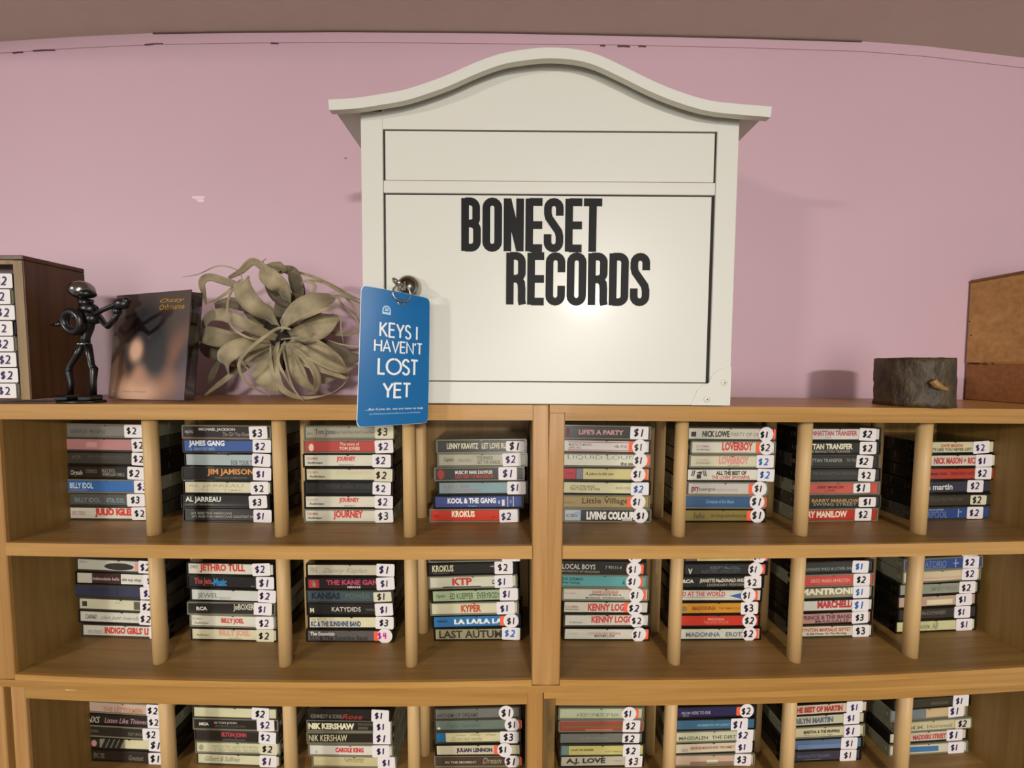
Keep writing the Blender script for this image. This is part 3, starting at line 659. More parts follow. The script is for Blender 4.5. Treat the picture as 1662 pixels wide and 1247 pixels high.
def leaf(P, wmax, peak=.45, face=(0, -1, 0), roll0=0, roll1=0, cup=.22, tip=.02, m_=None, w0=.55):
    """strap leaf: P = points, wmax in mm, peak = where it is widest; cupped across its width"""
    C_ = cr_spline(P, 6); n = len(C_); g = MB(); face = Vector(face); vs = []
    for i, p in enumerate(C_):
        t = i / (n - 1); T = (C_[min(i + 1, n - 1)] - C_[max(i - 1, 0)]).normalized()
        side = T.cross(face)
        if side.length < .15: side = T.cross(Vector((.3, -.5, .8)))
        side.normalize(); nr = side.cross(T).normalized()
        a = math.radians(roll0 + (roll1 - roll0) * t); side, nr = side * math.cos(a) + nr * math.sin(a), nr * math.cos(a) - side * math.sin(a)
        w = wmax * ((w0 + (1 - w0) * math.sin(min(t / peak, 1) * math.pi / 2)) if t < peak else (tip + (1 - tip) * math.cos((t - peak) / (1 - peak) * math.pi / 2) ** .8)) / 2
        for k in (-1, -.5, 0, .5, 1): vs.append(p + side * w * k + nr * (w * cup * (k * k - .3)))
        for k in (1, .5, 0, -.5, -1): vs.append(p + side * w * k + nr * (w * cup * (k * k - .3) - .45))
    fs = []
    for i in range(n - 1):
        for k in range(10): a = i * 10 + k; b = i * 10 + (k + 1) % 10; fs.append((a, b, b + 10, a + 10))
    fs += [tuple(range(9, -1, -1)), tuple(range((n - 1) * 10, n * 10))]
    for v in range(len(vs)):
        if vs[v].z < .3: vs[v].z = .3
    return g.add([tuple(v) for v in vs], fs).build('leaf', m_ or leafm, ap, True)
MM_ = .727 / 4.62 * 4.62
def LF(pts, w, d=None, **k):
    """pts in the close-up's pixels; d = forward distances in mm"""
    n = len(pts); d = d or [8 + 26 * math.sin(math.pi * (i + .6) / n) for i in range(n)]
    return leaf([ppt(x, y, dd) for (x, y), dd in zip(pts, d)], w / 4.62 * .70, **k)
LF([(690, 600), (620, 520), (520, 440), (450, 350), (432, 262), (470, 258)], 150, [10, 26, 38, 36, 24, 6], peak=.5, roll0=20, roll1=-20, tip=.3)
LF([(690, 690), (560, 640), (420, 570), (290, 520), (190, 530), (150, 600), (190, 660)], 95, [10, 26, 36, 34, 26, 14, 0], peak=.35, roll0=-10, tip=.2)
LF([(640, 710), (500, 735), (380, 775), (300, 840), (310, 910), (380, 900)], 135, [12, 30, 40, 40, 24, 6], peak=.45, tip=.35)
LF([(680, 770), (560, 800), (440, 840), (330, 880)], 110, [6, 18, 24, 16], peak=.4)
LF([(640, 760), (600, 860), (600, 950), (630, 1030), (672, 1095)], 180, [10, 26, 34, 34, 26], peak=.5, tip=.02)
LF([(700, 720), (680, 850), (690, 970), (740, 1080), (880, 1140), (1060, 1120)], 60, [12, 34, 44, 42, 32, 26], peak=.3)
LF([(730, 730), (790, 830), (850, 940), (900, 1030), (985, 1085)], 110, [10, 26, 34, 30, 18], peak=.4, roll0=15)
LF([(755, 730), (870, 810), (960, 910), (995, 1020), (960, 1105), (900, 1110)], 56, [14, 36, 44, 40, 28, 18], peak=.4, roll0=30, roll1=60)
LF([(790, 710), (920, 800), (1060, 880), (1200, 930), (1275, 900)], 80, [14, 34, 42, 34, 22], peak=.45, roll0=25, roll1=40)
LF([(840, 700), (980, 750), (1110, 840), (1180, 920), (1225, 1000)], 110, [8, 22, 26, 20, 10], peak=.45, roll0=-10)
LF([(760, 790), (900, 870), (1060, 930), (1220, 1000)], 70, [14, 30, 34, 22], peak=.5, roll0=35)
LF([(790, 680), (900, 660), (1010, 610), (1090, 550), (1135, 510)], 175, [8, 22, 28, 26, 18], peak=.5, roll0=-20, roll1=10)
LF([(720, 610), (800, 520), (900, 460), (1020, 410), (1110, 380)], 160, [14, 34, 40, 34, 18], peak=.5, roll0=20, roll1=-10, tip=.3)
LF([(770, 610), (900, 540), (1040, 480), (1140, 450), (1160, 400), (1100, 378), (1020, 410)], 36, [18, 42, 48, 42, 32, 22, 12], peak=.3, roll0=50)
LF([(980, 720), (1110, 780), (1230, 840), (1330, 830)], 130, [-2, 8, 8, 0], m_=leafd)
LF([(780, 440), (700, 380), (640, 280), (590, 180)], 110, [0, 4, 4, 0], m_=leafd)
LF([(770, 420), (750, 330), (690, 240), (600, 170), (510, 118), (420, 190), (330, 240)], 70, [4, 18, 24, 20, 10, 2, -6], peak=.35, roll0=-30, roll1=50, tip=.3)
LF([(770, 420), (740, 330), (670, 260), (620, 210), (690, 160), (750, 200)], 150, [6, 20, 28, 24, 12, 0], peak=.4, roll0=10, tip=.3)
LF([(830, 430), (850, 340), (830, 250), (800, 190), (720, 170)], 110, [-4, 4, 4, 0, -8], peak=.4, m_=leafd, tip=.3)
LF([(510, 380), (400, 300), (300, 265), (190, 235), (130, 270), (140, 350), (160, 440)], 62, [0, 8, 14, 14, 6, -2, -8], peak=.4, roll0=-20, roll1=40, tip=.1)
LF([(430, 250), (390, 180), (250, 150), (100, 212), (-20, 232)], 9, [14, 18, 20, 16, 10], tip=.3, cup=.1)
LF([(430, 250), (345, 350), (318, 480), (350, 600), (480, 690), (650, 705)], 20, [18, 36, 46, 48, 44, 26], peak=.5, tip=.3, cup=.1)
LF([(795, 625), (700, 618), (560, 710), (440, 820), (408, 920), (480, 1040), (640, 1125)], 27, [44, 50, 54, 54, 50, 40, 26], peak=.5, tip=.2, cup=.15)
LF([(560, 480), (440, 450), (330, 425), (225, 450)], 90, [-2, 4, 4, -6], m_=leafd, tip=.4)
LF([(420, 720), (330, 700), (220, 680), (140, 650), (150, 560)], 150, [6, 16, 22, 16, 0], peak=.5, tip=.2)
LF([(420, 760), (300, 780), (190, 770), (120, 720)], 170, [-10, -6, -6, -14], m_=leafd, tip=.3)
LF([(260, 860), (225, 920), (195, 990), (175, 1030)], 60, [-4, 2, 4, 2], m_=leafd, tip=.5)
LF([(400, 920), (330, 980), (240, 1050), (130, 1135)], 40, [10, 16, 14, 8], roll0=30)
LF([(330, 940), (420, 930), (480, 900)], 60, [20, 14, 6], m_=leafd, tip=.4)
for pts, w, d in [([(800, 185), (960, 230), (1110, 300), (1240, 370), (1330, 410)], 26, [-6, 2, 6, 4, 0]), ([(900, 260), (1030, 270), (1170, 350), (1260, 450), (1330, 570)], 24, [0, 8, 12, 10, 4]),
                  ([(1100, 380), (1190, 375), (1260, 400), (1330, 440)], 26, [10, 14, 12, 6]), ([(1090, 650), (1200, 665), (1330, 645)], 30, [4, 10, 6]),
                  ([(1130, 370), (1200, 460), (1280, 540), (1320, 640)], 16, [0, 4, 4, 0]), ([(730, 740), (760, 900), (810, 1060), (890, 1195)], 16, [26, 44, 46, 54]),
                  ([(860, 540), (930, 420), (975, 300), (900, 262), (870, 300)], 26, [10, 28, 30, 22, 12]), ([(720, 700), (860, 690), (1000, 712), (1110, 780)], 16, [28, 44, 46, 40]),
                  ([(1020, 530), (1160, 515), (1170, 620), (1190, 730)], 9, [22, 30, 34, 36]), ([(500, 700), (420, 830), (500, 960), (620, 1100)], 14, [20, 30, 30, 18]),
                  ([(560, 160), (590, 110), (610, 95)], 8, [0, 4, 6]), ([(420, 250), (340, 330), (240, 400), (160, 430)], 22, [-4, 0, 0, -6]), ([(980, 1000), (1050, 1010), (1150, 980)], 50, [4, 14, 6]),
                  ([(640, 740), (650, 900), (680, 1040), (700, 1110)], 34, [20, 40, 42, 30]), ([(740, 730), (700, 860), (760, 990), (830, 1110)], 22, [24, 42, 42, 30]),
                  ([(1240, 960), (1180, 1050), (1080, 1110), (960, 1130)], 8, [4, 10, 14, 18]), ([(1330, 760), (1180, 740), (1050, 700)], 14, [8, 12, 10])]:
    LF(pts, w, d, peak=.4, roll0=random.uniform(-40, 40), roll1=random.uniform(-40, 40), cup=.12, tip=.15)
r = random.Random(11)
for i in range(22):                                # shorter leaves filling the heart of the rosette, behind the large ones
    a = 2 * math.pi * (i + .5 * r.random()) / 22; R_ = r.uniform(190, 330); cx0, cy0 = 720, 640
    if abs(math.sin(a)) > .9 and R_ > 260: R_ = 260
    ux, uy = math.cos(a), math.sin(a); tw_ = r.uniform(-.4, .4)
    pts = [(cx0 + ux * R_ * t + uy * R_ * tw_ * t * t, cy0 + uy * R_ * t - ux * R_ * tw_ * t * t) for t in (.1, .4, .75, 1, 1.15)]
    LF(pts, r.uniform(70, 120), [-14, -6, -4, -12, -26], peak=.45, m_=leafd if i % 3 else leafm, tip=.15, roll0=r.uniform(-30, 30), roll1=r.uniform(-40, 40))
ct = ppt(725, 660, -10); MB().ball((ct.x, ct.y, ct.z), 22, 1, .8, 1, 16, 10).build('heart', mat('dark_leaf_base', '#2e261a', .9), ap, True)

# ------------------------------------------------------------------ cassettes
CW, CD_, = 109.0, 70.0
casem = [mat('black_case_plastic', '#15130f', .18, coat=.3), mat('smoky_case_plastic', '#3a372e', .2, coat=.3), mat('clear_case_plastic', '#74725f', .16, coat=.5)]
sticker_m = mat('white_sticker', '#ded8d6', .6); sticker_b = mat('cream_sticker', '#cfc8ac', .6); glow = mat('orange_sticker', '#e8603c', .55)
INK = {'k': mat('black_marker', '#0c0b12', .6), 'p': mat('purple_marker', '#27144e', .6), 'b': mat('blue_marker', '#2b62ae', .6), 'm': mat('magenta_marker', '#cc2a94', .6)}
def inkm(h): return mat('print_' + h.strip('#'), h, .5)
def cardm(h): return mat('inlay_' + h.strip('#'), h, .35, coat=.45, noise=.12, nscale=(25, 25, 60))
_me = {}
def case_mesh(t, kind):
    k = ('case', round(t, 1), kind)
    if k not in _me:
        g = MB().cham(0, CW, 1.2, CD_, .25, t - .25, .7)
        g.cham(0, CW, 0, 8, .1, 1.9, .3).cham(0, CW, 0, 8, t - 1.9, t - .1, .3).cham(0, 1.6, 0, 8, .2, t - .2, .3).cham(CW - 1.6, CW, 0, 8, .2, t - .2, .3)
        g.cham(-.25, CW + .25, 26, CD_ - .5, t * .5 - .5, t - .6, .3)            # the lid overlaps the tray along the sides
        for x in (-.35, CW - .5): g.cham(x, x + .85, 3.5, 9.5, t * .5 - 3, t * .5 + 3, .8)   # hinge pins
        _me[k] = g.mesh('case', casem[kind])
    return _me[k]
def card_mesh(t, x0, x1, m_):
    k = ('card', round(t, 1), x0, x1, m_.name)
    if k not in _me:
        _me[k] = MB().cham(x0, x1, .35, 1.4, 2.0, t - 2.0, .25).mesh('spine_card', m_)
    return _me[k]
def notch_mesh(t):
    k = ('notch', round(t, 1))
    if k not in _me: _me[k] = MB().prism([(CW / 2 + a, t - 2.0 + b) for a, b in ((-1.8, .3), (-1.1, -.5), (0, -.9), (1.1, -.5), (1.8, .3))], .1, .5).mesh('finger_notch', casem[1])
    return _me[k]
def sticker_mesh(shape, w, h, m_):
    k = ('stk', shape, w, h, m_.name)
    if k not in _me:
        if shape == 'o': pl = [(w / 2 * math.cos(a), h / 2 * math.sin(a)) for a in [2 * math.pi * i / 28 for i in range(28)]]
        else:
            r_ = 1.6; pl = []
            for cx, cz, a0 in ((w / 2 - r_, h / 2 - r_, 0), (-w / 2 + r_, h / 2 - r_, 90), (-w / 2 + r_, -h / 2 + r_, 180), (w / 2 - r_, -h / 2 + r_, 270)): pl += arc(cx, cz, r_, r_, a0, a0 + 90, 4)
        _me[k] = MB().prism(pl, -.25, 0).mesh('price_sticker', m_)
    return _me[k]
def price_mesh(txt, ink, var):
    k = ('price', txt, ink, var)
    if k not in _me:
        r_ = random.Random(hash((txt, ink, var)) % 1000 if False else len(txt) * 31 + ord(txt[-1]) * 7 + var * 13)
        g = MB(); font = lambda c: HAND.get(c, HAND['1'])
        hgt = r_.uniform(7.6, 9.2); w = write(g, txt, font, 0, 0, hgt, r_.uniform(1.45, 1.85), -.42, -.26, r_.uniform(.16, .32), None, 1.0, r_.uniform(-.08, .12))
        a = r_.uniform(-.05, .05)
        g.map(lambda v: Vector(((v.x - w / 2) * math.cos(a) - (v.z - hgt / 2) * math.sin(a), v.y, (v.x - w / 2) * math.sin(a) + (v.z - hgt / 2) * math.cos(a))))
        _me[k] = g.mesh('price_writing', INK[ink])
    return _me[k]
ORD = ['first', 'second', 'third', 'fourth', 'fifth', 'sixth', 'seventh', 'eighth', 'ninth']
def local_x(Mi, px, py, y):
    o_ = Mi @ (CAM + Vector((0, 0, Z0))); d = Mi.to_3x3() @ ray(px, py); return (o_ + d * ((y - o_.y) / d.y)).x
def stack(M, zf, t, ox, oy, scl, pitch, ybot, rows, desc, grp, yc=YC):
    """rows listed top to bottom; ox, scl turn a close-up x into a picture x; ybot = picture y of the stack's foot"""
    Mi = M.inverted(); n = len(rows)
    for k, row in enumerate(rows):
        xl, card, kind, texts, stk = row[:5]; colour = row[5]
        i = n - 1 - k; py = ybot - (i + .5) * pitch
        X = lambda zx: local_x(Mi, ox + zx / scl, py, yc)
        x0 = X(xl) if isinstance(xl, (int, float)) else X(xl[0]) - CW
        sg = sagf(x0 + CW / 2, zf); sl = (sagf(x0 + CW, zf) - sagf(x0, zf)) / CW
        z = zf + sg + i * t + .15
        q = random.Random(k * 17 + int(x0) * 3); yaw = q.uniform(-.9, .9)
        Mc = M @ Matrix.Translation((x0 + CW / 2, yc + q.uniform(0, 1.6), z)) @ Matrix.Rotation(-math.atan(sl), 4, 'Y') @ Matrix.Rotation(math.radians(yaw), 4, 'Z') @ Matrix.Translation((-CW / 2, 0, 0))
        price = stk[2] if stk else None
        pos = ('top' if k == 0 else 'bottom' if k == n - 1 else ORD[k] + ' down')
        lab = '%s cassette%s, %s in %s' % (colour, (' tagged ' + price) if price else ' without tag', pos, desc)
        c = empty('cassette', lab, 'cassette', M=Mc, group=grp)
        link('case', case_mesh(t, kind if q.random() < .45 else q.choice((0, 1, 2, 2))), c)
        sc_ = None
        if card:
            cards = card if isinstance(card, list) else [(None, None, card)]
            for a, b, col in cards:
                u0 = 2.2 if a is None else max(1.5, min(X(a) - x0, CW - 6)); u1 = CW - 2.4 if b is None else max(u0 + 2, min(X(b) - x0, CW - 1.5))
                sc_ = link('spine_card', card_mesh(t, round(u0, 1), round(u1, 1), cardm(col)), c)
            link('finger_notch', notch_mesh(t), c)
        ch = t - 4.0
        for tx in texts:
            s_, col, a, b = tx[:4]; v = tx[4] if len(tx) > 4 else .5; h = tx[5] if len(tx) > 5 else .5; bold = tx[6] if len(tx) > 6 else 0; sh = tx[7] if len(tx) > 7 else 0
            u0, u1 = X(a) - x0, X(b) - x0
            if u1 < 2 or u0 > CW - 1: continue
            zc = 2.0 + v * ch; hh = h * ch * .5
            if s_ == '#': g = MB().box(u0, u1, .1, .5, zc - hh, zc + hh)
            elif s_ == '@': g = MB().prism(arc((u0 + u1) / 2, zc, (u1 - u0) / 2, hh, 0, 345, 20), .08, .5)
            elif s_ == '^': g = MB().prism([(u0, zc), (u1, zc + hh), (u1, zc - hh)], .1, .5)
            else: g = print_text(MB(), s_, u0, u1, zc - hh * 1.12, zc + hh * 1.12, .2 if card else .05, (bold * 1.6 + .012 if bold >= 0 else bold), sh)
            # clip away what would hang past the case
            g.v = [(max(0.3, min(CW - .3, x)), y, z_) for x, y, z_ in g.v]
            g.build('printed_mark' if s_ in '#@^' else 'title_print', inkm(col), sc_ or c)
        if stk:
            shape, sx, txt, ink = stk[:4]; opt = stk[4] if len(stk) > 4 else ''
            w, h = (18.6, 18.6) if shape == 'o' else (22.2, 15.6)
            if 's' in opt: h = 12.2
            u = X(sx) - x0 + w / 2 if shape != 'o' else X(sx) - x0
            if 'O' in opt: link('orange_sticker', sticker_mesh('r', 21.0, t - 4.4, glow), c, (u + (-3.0 if 'l' in opt else 1.8), .3, t / 2))
            so = link('price_sticker', sticker_mesh(shape, w, h, sticker_b if 'c' in opt else sticker_m), c, (u, 0.02, t / 2 + q.uniform(-.5, .5)), (0, math.radians(q.uniform(-3, 3)), 0))
            pm = price_mesh(txt, ink, q.randint(0, 3)); link('price_writing', pm, so, (q.uniform(-3.2, -.4), 0, q.uniform(-.5, .5)))
            if len(stk) > 5: pass
W_, K_, C_W = '#d2cdb9', '#1d1a17', '#cfc8a8'
RED, DK, CR, GR = '#b83a30', '#2a2622', '#dcd6bc', '#8a857a'
COL = lambda a='#8a4a44': [('COLUMBIA', a, 158, 262, .7, .2)]
U = dict(M=ML, zf=ZST, t=17.0, pitch=23.2, ybot=848); UL = 'stack of upper left rack top shelf'
def ustack(side, row, n, ox, rows):
    M = {('L', 1): ML, ('L', 2): ML, ('R', 1): MR, ('R', 2): MR, ('L', 3): MLd, ('R', 3): MRd}[(side, row)]
    zf = {1: ZST, 2: ZLT, 3: Z3}[row]; t = {1: 17.0, 2: 16.6, 3: 15.9}[row]
    yb = {1: 848, 2: 1041, 3: 1248}[row]; pitch = {1: 23.2, 2: 22.6, 3: 20.8}[row]
    d = '%s stack of %s rack\'s %s shelf' % (ORD[n], {'L': 'left', 'R': 'right'}[side], {1: 'upper', 2: 'middle', 3: 'lowest'}[row])
    stack(M, zf, t, ox, 0, 8.31 if row == 3 and not (side == 'R' and n == 3) else (6.344 if row == 3 else 5.667), pitch, yb, rows, d, 'cassettes on the %s shelf of the %s rack' % ({1: 'upper', 2: 'middle', 3: 'lowest'}[row], {'L': 'left', 'R': 'right'}[side]))
ustack('L', 1, 0, 80, [
 (92, '#75716a', 2, [('GENTLE  PEOPLE', '#55524c', 170, 500, .4, .35)], ('r', 680, '$2', 'k'), 'grey'),
 (88, '#b07a78', 1, [('#', '#c08e88', 330, 430, .5, .5)], ('r', 752, '$2', 'k'), 'dull pink'),
 (105, '#39342d', 0, [('MCA', '#5d574c', 200, 280, .6, .3), ('BROTHERS IN SONG', '#4f493f', 350, 680, .65, .25)], ('r', 748, '$2', 'k'), 'plain charcoal'),
 (100, '#211d19', 0, [('Chrysalis', '#b8b09c', 190, 300, .4, .5, 0, .3), ('STEREO', '#6b6458', 330, 435, .6, .3), ('BILLY IDOL', '#8a8375', 478, 600, .68, .3), ('WHIPLASH SMILE', '#8a8375', 478, 682, .32, .3)], ('r', 712, '$2', 'k'), 'black white-scripted'),
 (118, '#3266a4', 1, [('BILLY IDOL', '#c9d3d8', 190, 400, .55, .5, .01), ('#', '#5470a4', 190, 350, .12, .2)], ('r', 775, '$3', 'p'), 'bright blue'),
 (108, '#55544f', 1, [('BILLY IDOL', '#7c8a8e', 220, 460, .45, .4), ('VITAL IDOL', '#7c9aa8', 510, 680, .45, .4)], ('r', 705, '$3', 'k'), 'slate grey'),
 (140, W_, 1, [('EPIC STEREO', '#b98a80', 205, 325, .5, .35), ('JULIO IGLESIAS', '#c8322c', 410, 850, .55, .8, .03)], ('r', 745, '$2', 'k'), 'white red-lettered')])
ustack('L', 1, 1, 270, [
 (132, '#1c1a19', 0, [('MICHAEL JACKSON', '#c8c3b6', 290, 625, .72, .3, .01), ('The Girl You Know', '#8f887c', 510, 765, .32, .36, 0, .3), ('epic', '#9a958a', 160, 240, .5, .4), ('#', '#7e2028', 140, 760, 0, .07)], ('r', 757, '$3', 'k'), 'black'),
 (145, '#385692', 1, [('JAMES GANG', '#dfe3e4', 205, 530, .7, .6, .02), ('16 GREATEST HITS', '#8fa4c8', 210, 440, .22, .26)], ('r', 788, '$2', 'p'), 'blue'),
 (155, '#a3b0ae', 1, [('FOR YOUR TEARS', '#4c5a62', 590, 860, .25, .42)], ('r', 788, '$1', 'p'), 'pale ice-blue'),
 (132, '#242120', 1, [('JIM JAMISON', '#d3904e', 368, 792, .62, .62, .01), ('WHEN LOVE COMES DOWN', '#77716a', 435, 730, .12, .16)], ('r', 788, '$1', 'p'), 'orange-lettered black'),
 (145, '#d2ccab', 0, [('AL JARREAU', '#aaa387', 190, 700, .62, .34), ('THIS TIME', '#b5ae93', 300, 690, .25, .2)], ('r', 768, '$2', 'k'), 'cream faintly lettered'),
 (128, '#201e1c', 0, [('AL JARREAU', '#dcdccd', 170, 495, .62, .56, .01), ('LOOK TO THE RAINBOW', '#7a786c', 190, 430, .2, .16)], ('r', 755, '$3', 'k'), 'black white-lettered'),
 (150, '#282624', 0, [('JAY AND THE AMERICANS', '#a4a196', 225, 600, .66, .26), ('JAY AND THE AMERICANS GREATEST HITS', '#a4a196', 230, 830, .34, .26)], ('r', 800, '$1', 'p'), 'black two-line')])
ustack('L', 1, 2, 470, [
 (125, '#9a9682', 1, [('MCA', '#6e6a5c', 160, 205, .4, .2), ('Tom Jones', '#3a372f', 230, 415, .5, .55), ('Say You\'ll Stay Until Tomorrow', '#6a6658', 420, 770, .5, .3)], ('r', 780, '$3', 'k', 'c'), 'grey-beige dark-lettered'),
 (118, '#b2443b', 0, [('@', '#d9b8a0', 168, 216, .4, .7), ('The story of', '#e0c8b4', 455, 636, .68, .34), ('TOM JONES', '#e0c8b4', 450, 640, .28, .34, .01)], ('r', 780, '$2', 'p'), 'red'),
 (120, W_, 0, COL() + [('Audiotape', '#3a3734', 160, 300, .28, .24, .01), ('JOURNEY', '#c8322c', 430, 605, .62, .48, .02), ('Departure', '#77716a', 450, 585, .1, .15)], ('r', 760, '$2', 'p'), 'white small-red-lettered'),
 (135, '#cbc6a6', 0, COL('#b08a78') + [('Audiotape', '#4a4740', 178, 320, .28, .24, .01), ('JOURNEY', '#c0b78c', 420, 740, .6, .3)], ('r', 778, '$2', 'k', 'c'), 'faded cream'),
 (122, '#1f1e1d', 0, [('STEVE AND EYDIE', '#3d3c3a', 330, 740, .65, .35)], ('r', 760, '$2', 'p'), 'plain black'),
 (125, W_, 0, COL('#b0a498') + [('Audiotape', '#4a4740', 175, 310, .3, .26, .01), ('JOURNEY', '#c8322c', 450, 635, .62, .48, .02), ('INFINITY', '#77716a', 495, 600, .12, .15)], ('r', 778, '$2', 'p'), 'white red-lettered'),
 (125, W_, 0, COL('#a33c34') + [('Audiotape', '#3a3734', 165, 295, .28, .24, .01), ('JOURNEY', '#c8322c', 400, 675, .58, .8, .02)], ('r', 785, '$3', 'k'), 'white large-red-lettered')])
ustack('L', 1, 3, 670, [
 (212, '#221f1b', 0, [('LENNY KRAVITZ   LET LOVE RULE', '#d3cba8', 313, 900, .52, .48, .01)], ('r', 858, '$1', 'k', 's'), 'black cream-lettered'),
 (220, '#a5a18a', 0, [('Capitol', '#3a372f', 285, 375, .5, .42, 0, .3), ('STEREO CASSETTE', '#77725f', 415, 535, .45, .2), ('THE KNACK', '#5a5646', 590, 740, .7, .32), ('GET THE KNACK', '#5a5646', 590, 805, .28, .32)], ('r', 825, '$2', 'p'), 'beige-grey'),
 (195, '#211f1e', 0, [('@', '#9c2c24', 225, 290, .5, .9), ('MUSIC BY MARK KNOPFLER', '#d0ccc0', 390, 735, .66, .3, .01), ('LAST EXIT TO BROOKLYN', '#b0382c', 392, 738, .28, .3, .01)], ('r', 788, '$1', 'p'), 'black red-and-white-lettered'),
 (225, '#7b9698', 0, [('ALBERT KING', '#8f6f70', 275, 525, .66, .34), ('NEW ORLEANS HEAT', '#94767a', 275, 645, .28, .26)], ('r', 868, '$1', 'p'), 'dull teal'),
 (190, '#33427e', 0, [('KOOL & THE GANG', '#dfe0da', 320, 765, .62, .46, .02), ('Emergency', '#8e98b8', 510, 590, .12, .18), ('#', '#ccd0d4', 820, 845, .4, .6), ('@', '#aab2c0', 785, 803, .45, .35), ('#', '#ccd0d4', 870, 876, .5, .95), ('#', '#ccd0d4', 922, 928, .5, .95), ('...', '#aab2c0', 895, 908, .5, .3)], None, 'royal blue'),
 (150, '#c03420', 0, [('KROKUS', '#e8d8c0', 358, 570, .66, .56, .02), ('HEADHUNTER', '#5a1810', 190, 240, .45, .2), ('#', '#6a1a12', 725, 752, .35, .08)], ('r', 797, '$2', 'p'), 'bright red')])
ustack('R', 1, 0, 890, [
 ((948,), '#232221', 0, [('@', '#6a2424', 165, 203, .5, .8), ("LIFE'S A PARTY", '#c08a84', 283, 695, .5, .42, .02)], ('r', 755, '$1', 'k'), 'black pink-lettered'),
 ((945,), '#d0c9c0', 0, [('#', '#b06468', 185, 750, .86, .08), ('#', '#b06468', 185, 750, .12, .08), ('MONTH TO MONTH', '#5a5048', 192, 400, .62, .22), ('LIPPS, INC.', '#5a5048', 192, 310, .32, .22), ('NBL 97162', '#5a5048', 612, 728, .5, .24)], ('o', 842, '$1', 'k', 'Ol'), 'white pink-ruled'),
 ((950,), '#d3d0bc', 0, [('LIQUID LOUNGE', '#3a3836', 180, 935, .74, .38, -.02), ('the second', '#4a4640', 668, 860, .2, .3, .01)], ('o', 845, '$1', 'k', 'O'), 'white outline-lettered'),
 ((945,), [(None, 256, '#b03034'), (258, 318, '#75757c'), (320, None, '#c8bd82')], 0, [('#', '#6e1c20', 165, 230, .55, .06), ('A place in the sun', '#37342a', 340, 600, .5, .34, 0, .4)], ('o', 826, '$1', 'k', 'O'), 'yellow cassette spine with red end,'.replace(' cassette spine with red end,', ' red-ended')),
 ((945,), '#cdc79c', 0, [('LITTLE RIVER BAND', '#6a664c', 205, 430, .62, .22), ('FIRST UNDER THE WIRE', '#6a664c', 205, 480, .36, .22), ('4XOO-11954', '#7a765c', 620, 755, .5, .2)], ('r', 760, '$2', 'b'), 'pale cream-yellow'),
 ((940,), '#9f8a58', 0, [('Reprise', '#7c6a40', 150, 240, .4, .2), ('Little Village', '#3a3020', 312, 738, .52, .62)], ('o', 826, '$1', 'k', 'Ol'), 'tan'),
 ((950,), [(None, 300, '#b4bcc0'), (300, None, '#2c2a2c')], 0, [('CBS', '#5a4a44', 165, 270, .5, .25), ('^', '#8ea6b8', 220, 300, .7, .5), ('LIVING COLOUR', '#e6e2d8', 352, 800, .5, .7, .03), ('#', '#b8b4ac', 680, 775, .12, .2)], ('o', 848, '$1', 'k'), 'black-and-white patterned')])
ustack('R', 1, 1, 1090, [
 (150, '#c4beab', 0, [('#', '#2a2724', 187, 233, .45, .46), ('H', '#c4beab', 198, 222, .45, .3), ('NICK LOWE', '#2a2724', 290, 540, .48, .52, .02), ('PARTY OF ONE', '#8a8478', 553, 850, .45, .34, 0, .1)], ('o', 875, '$1', 'k', 'O'), 'light grey dark-lettered'),
 (178, W_, 0, [('COLUMBIA', '#b08088', 230, 355, .62, .2), ('Audiotape', '#6a5a5c', 232, 360, .3, .2), ('LOVERBOY', '#c83a32', 470, 755, .62, .72, .02), ('#', '#b8a8a0', 480, 735, .08, .06)], ('o', 880, '$2', 'k', 'Ol'), 'white large-red-lettered'),
 (165, '#cfc8a8', 0, [('COLUMBIA', '#c8a498', 235, 350, .62, .16), ('Audiotape', '#8a8270', 230, 360, .34, .2), ('LOVERBOY', '#cf8a80', 440, 715, .6, .68, .02), ('GET LUCKY', '#8a8270', 525, 635, .1, .12)], ('r', 783, '$2', 'b'), 'cream pink-lettered'),
 (140, '#d6d2c2', 0, [('#', '#2a2826', 238, 278, .35, .4), ('^', '#2a2826', 232, 284, .7, .3), ('//', '#3a3836', 185, 225, .65, .5, .02), ('\\\\', '#3a3836', 292, 332, .65, .5, .02), ('ALL THE BEST OF', '#2a2826', 417, 697, .68, .36, .02), ("THE LOVIN' SPOONFUL", '#b84a38', 378, 735, .26, .32, .01)], ('r', 797, '$2', 'b'), 'white crown-marked'),
 (98, [(None, 162, '#4a4848'), (162, None, '#bfb9ae')], 0, [('gary', '#8a2c34', 183, 255, .4, .5, .01), ('susergod', '#5a5454', 255, 400, .42, .4), ('breadcrumbtrail', '#b49898', 400, 610, .42, .34)], ('o', 805, '$1', 'k', 'Ol'), 'light grey mixed-lettered'),
 (84, '#34567c', 0, [('Company of the Beast', '#7c9cb0', 325, 580, .5, .4)], ('o', 790, '$1', 'k', 'O'), 'dark blue'),
 (84, '#857640', 0, [('lulu', '#4e4424', 215, 305, .5, .5), ('independence', '#4e4424', 370, 690, .46, .46)], ('o', 793, '$1', 'k', 'Ol'), 'olive')])
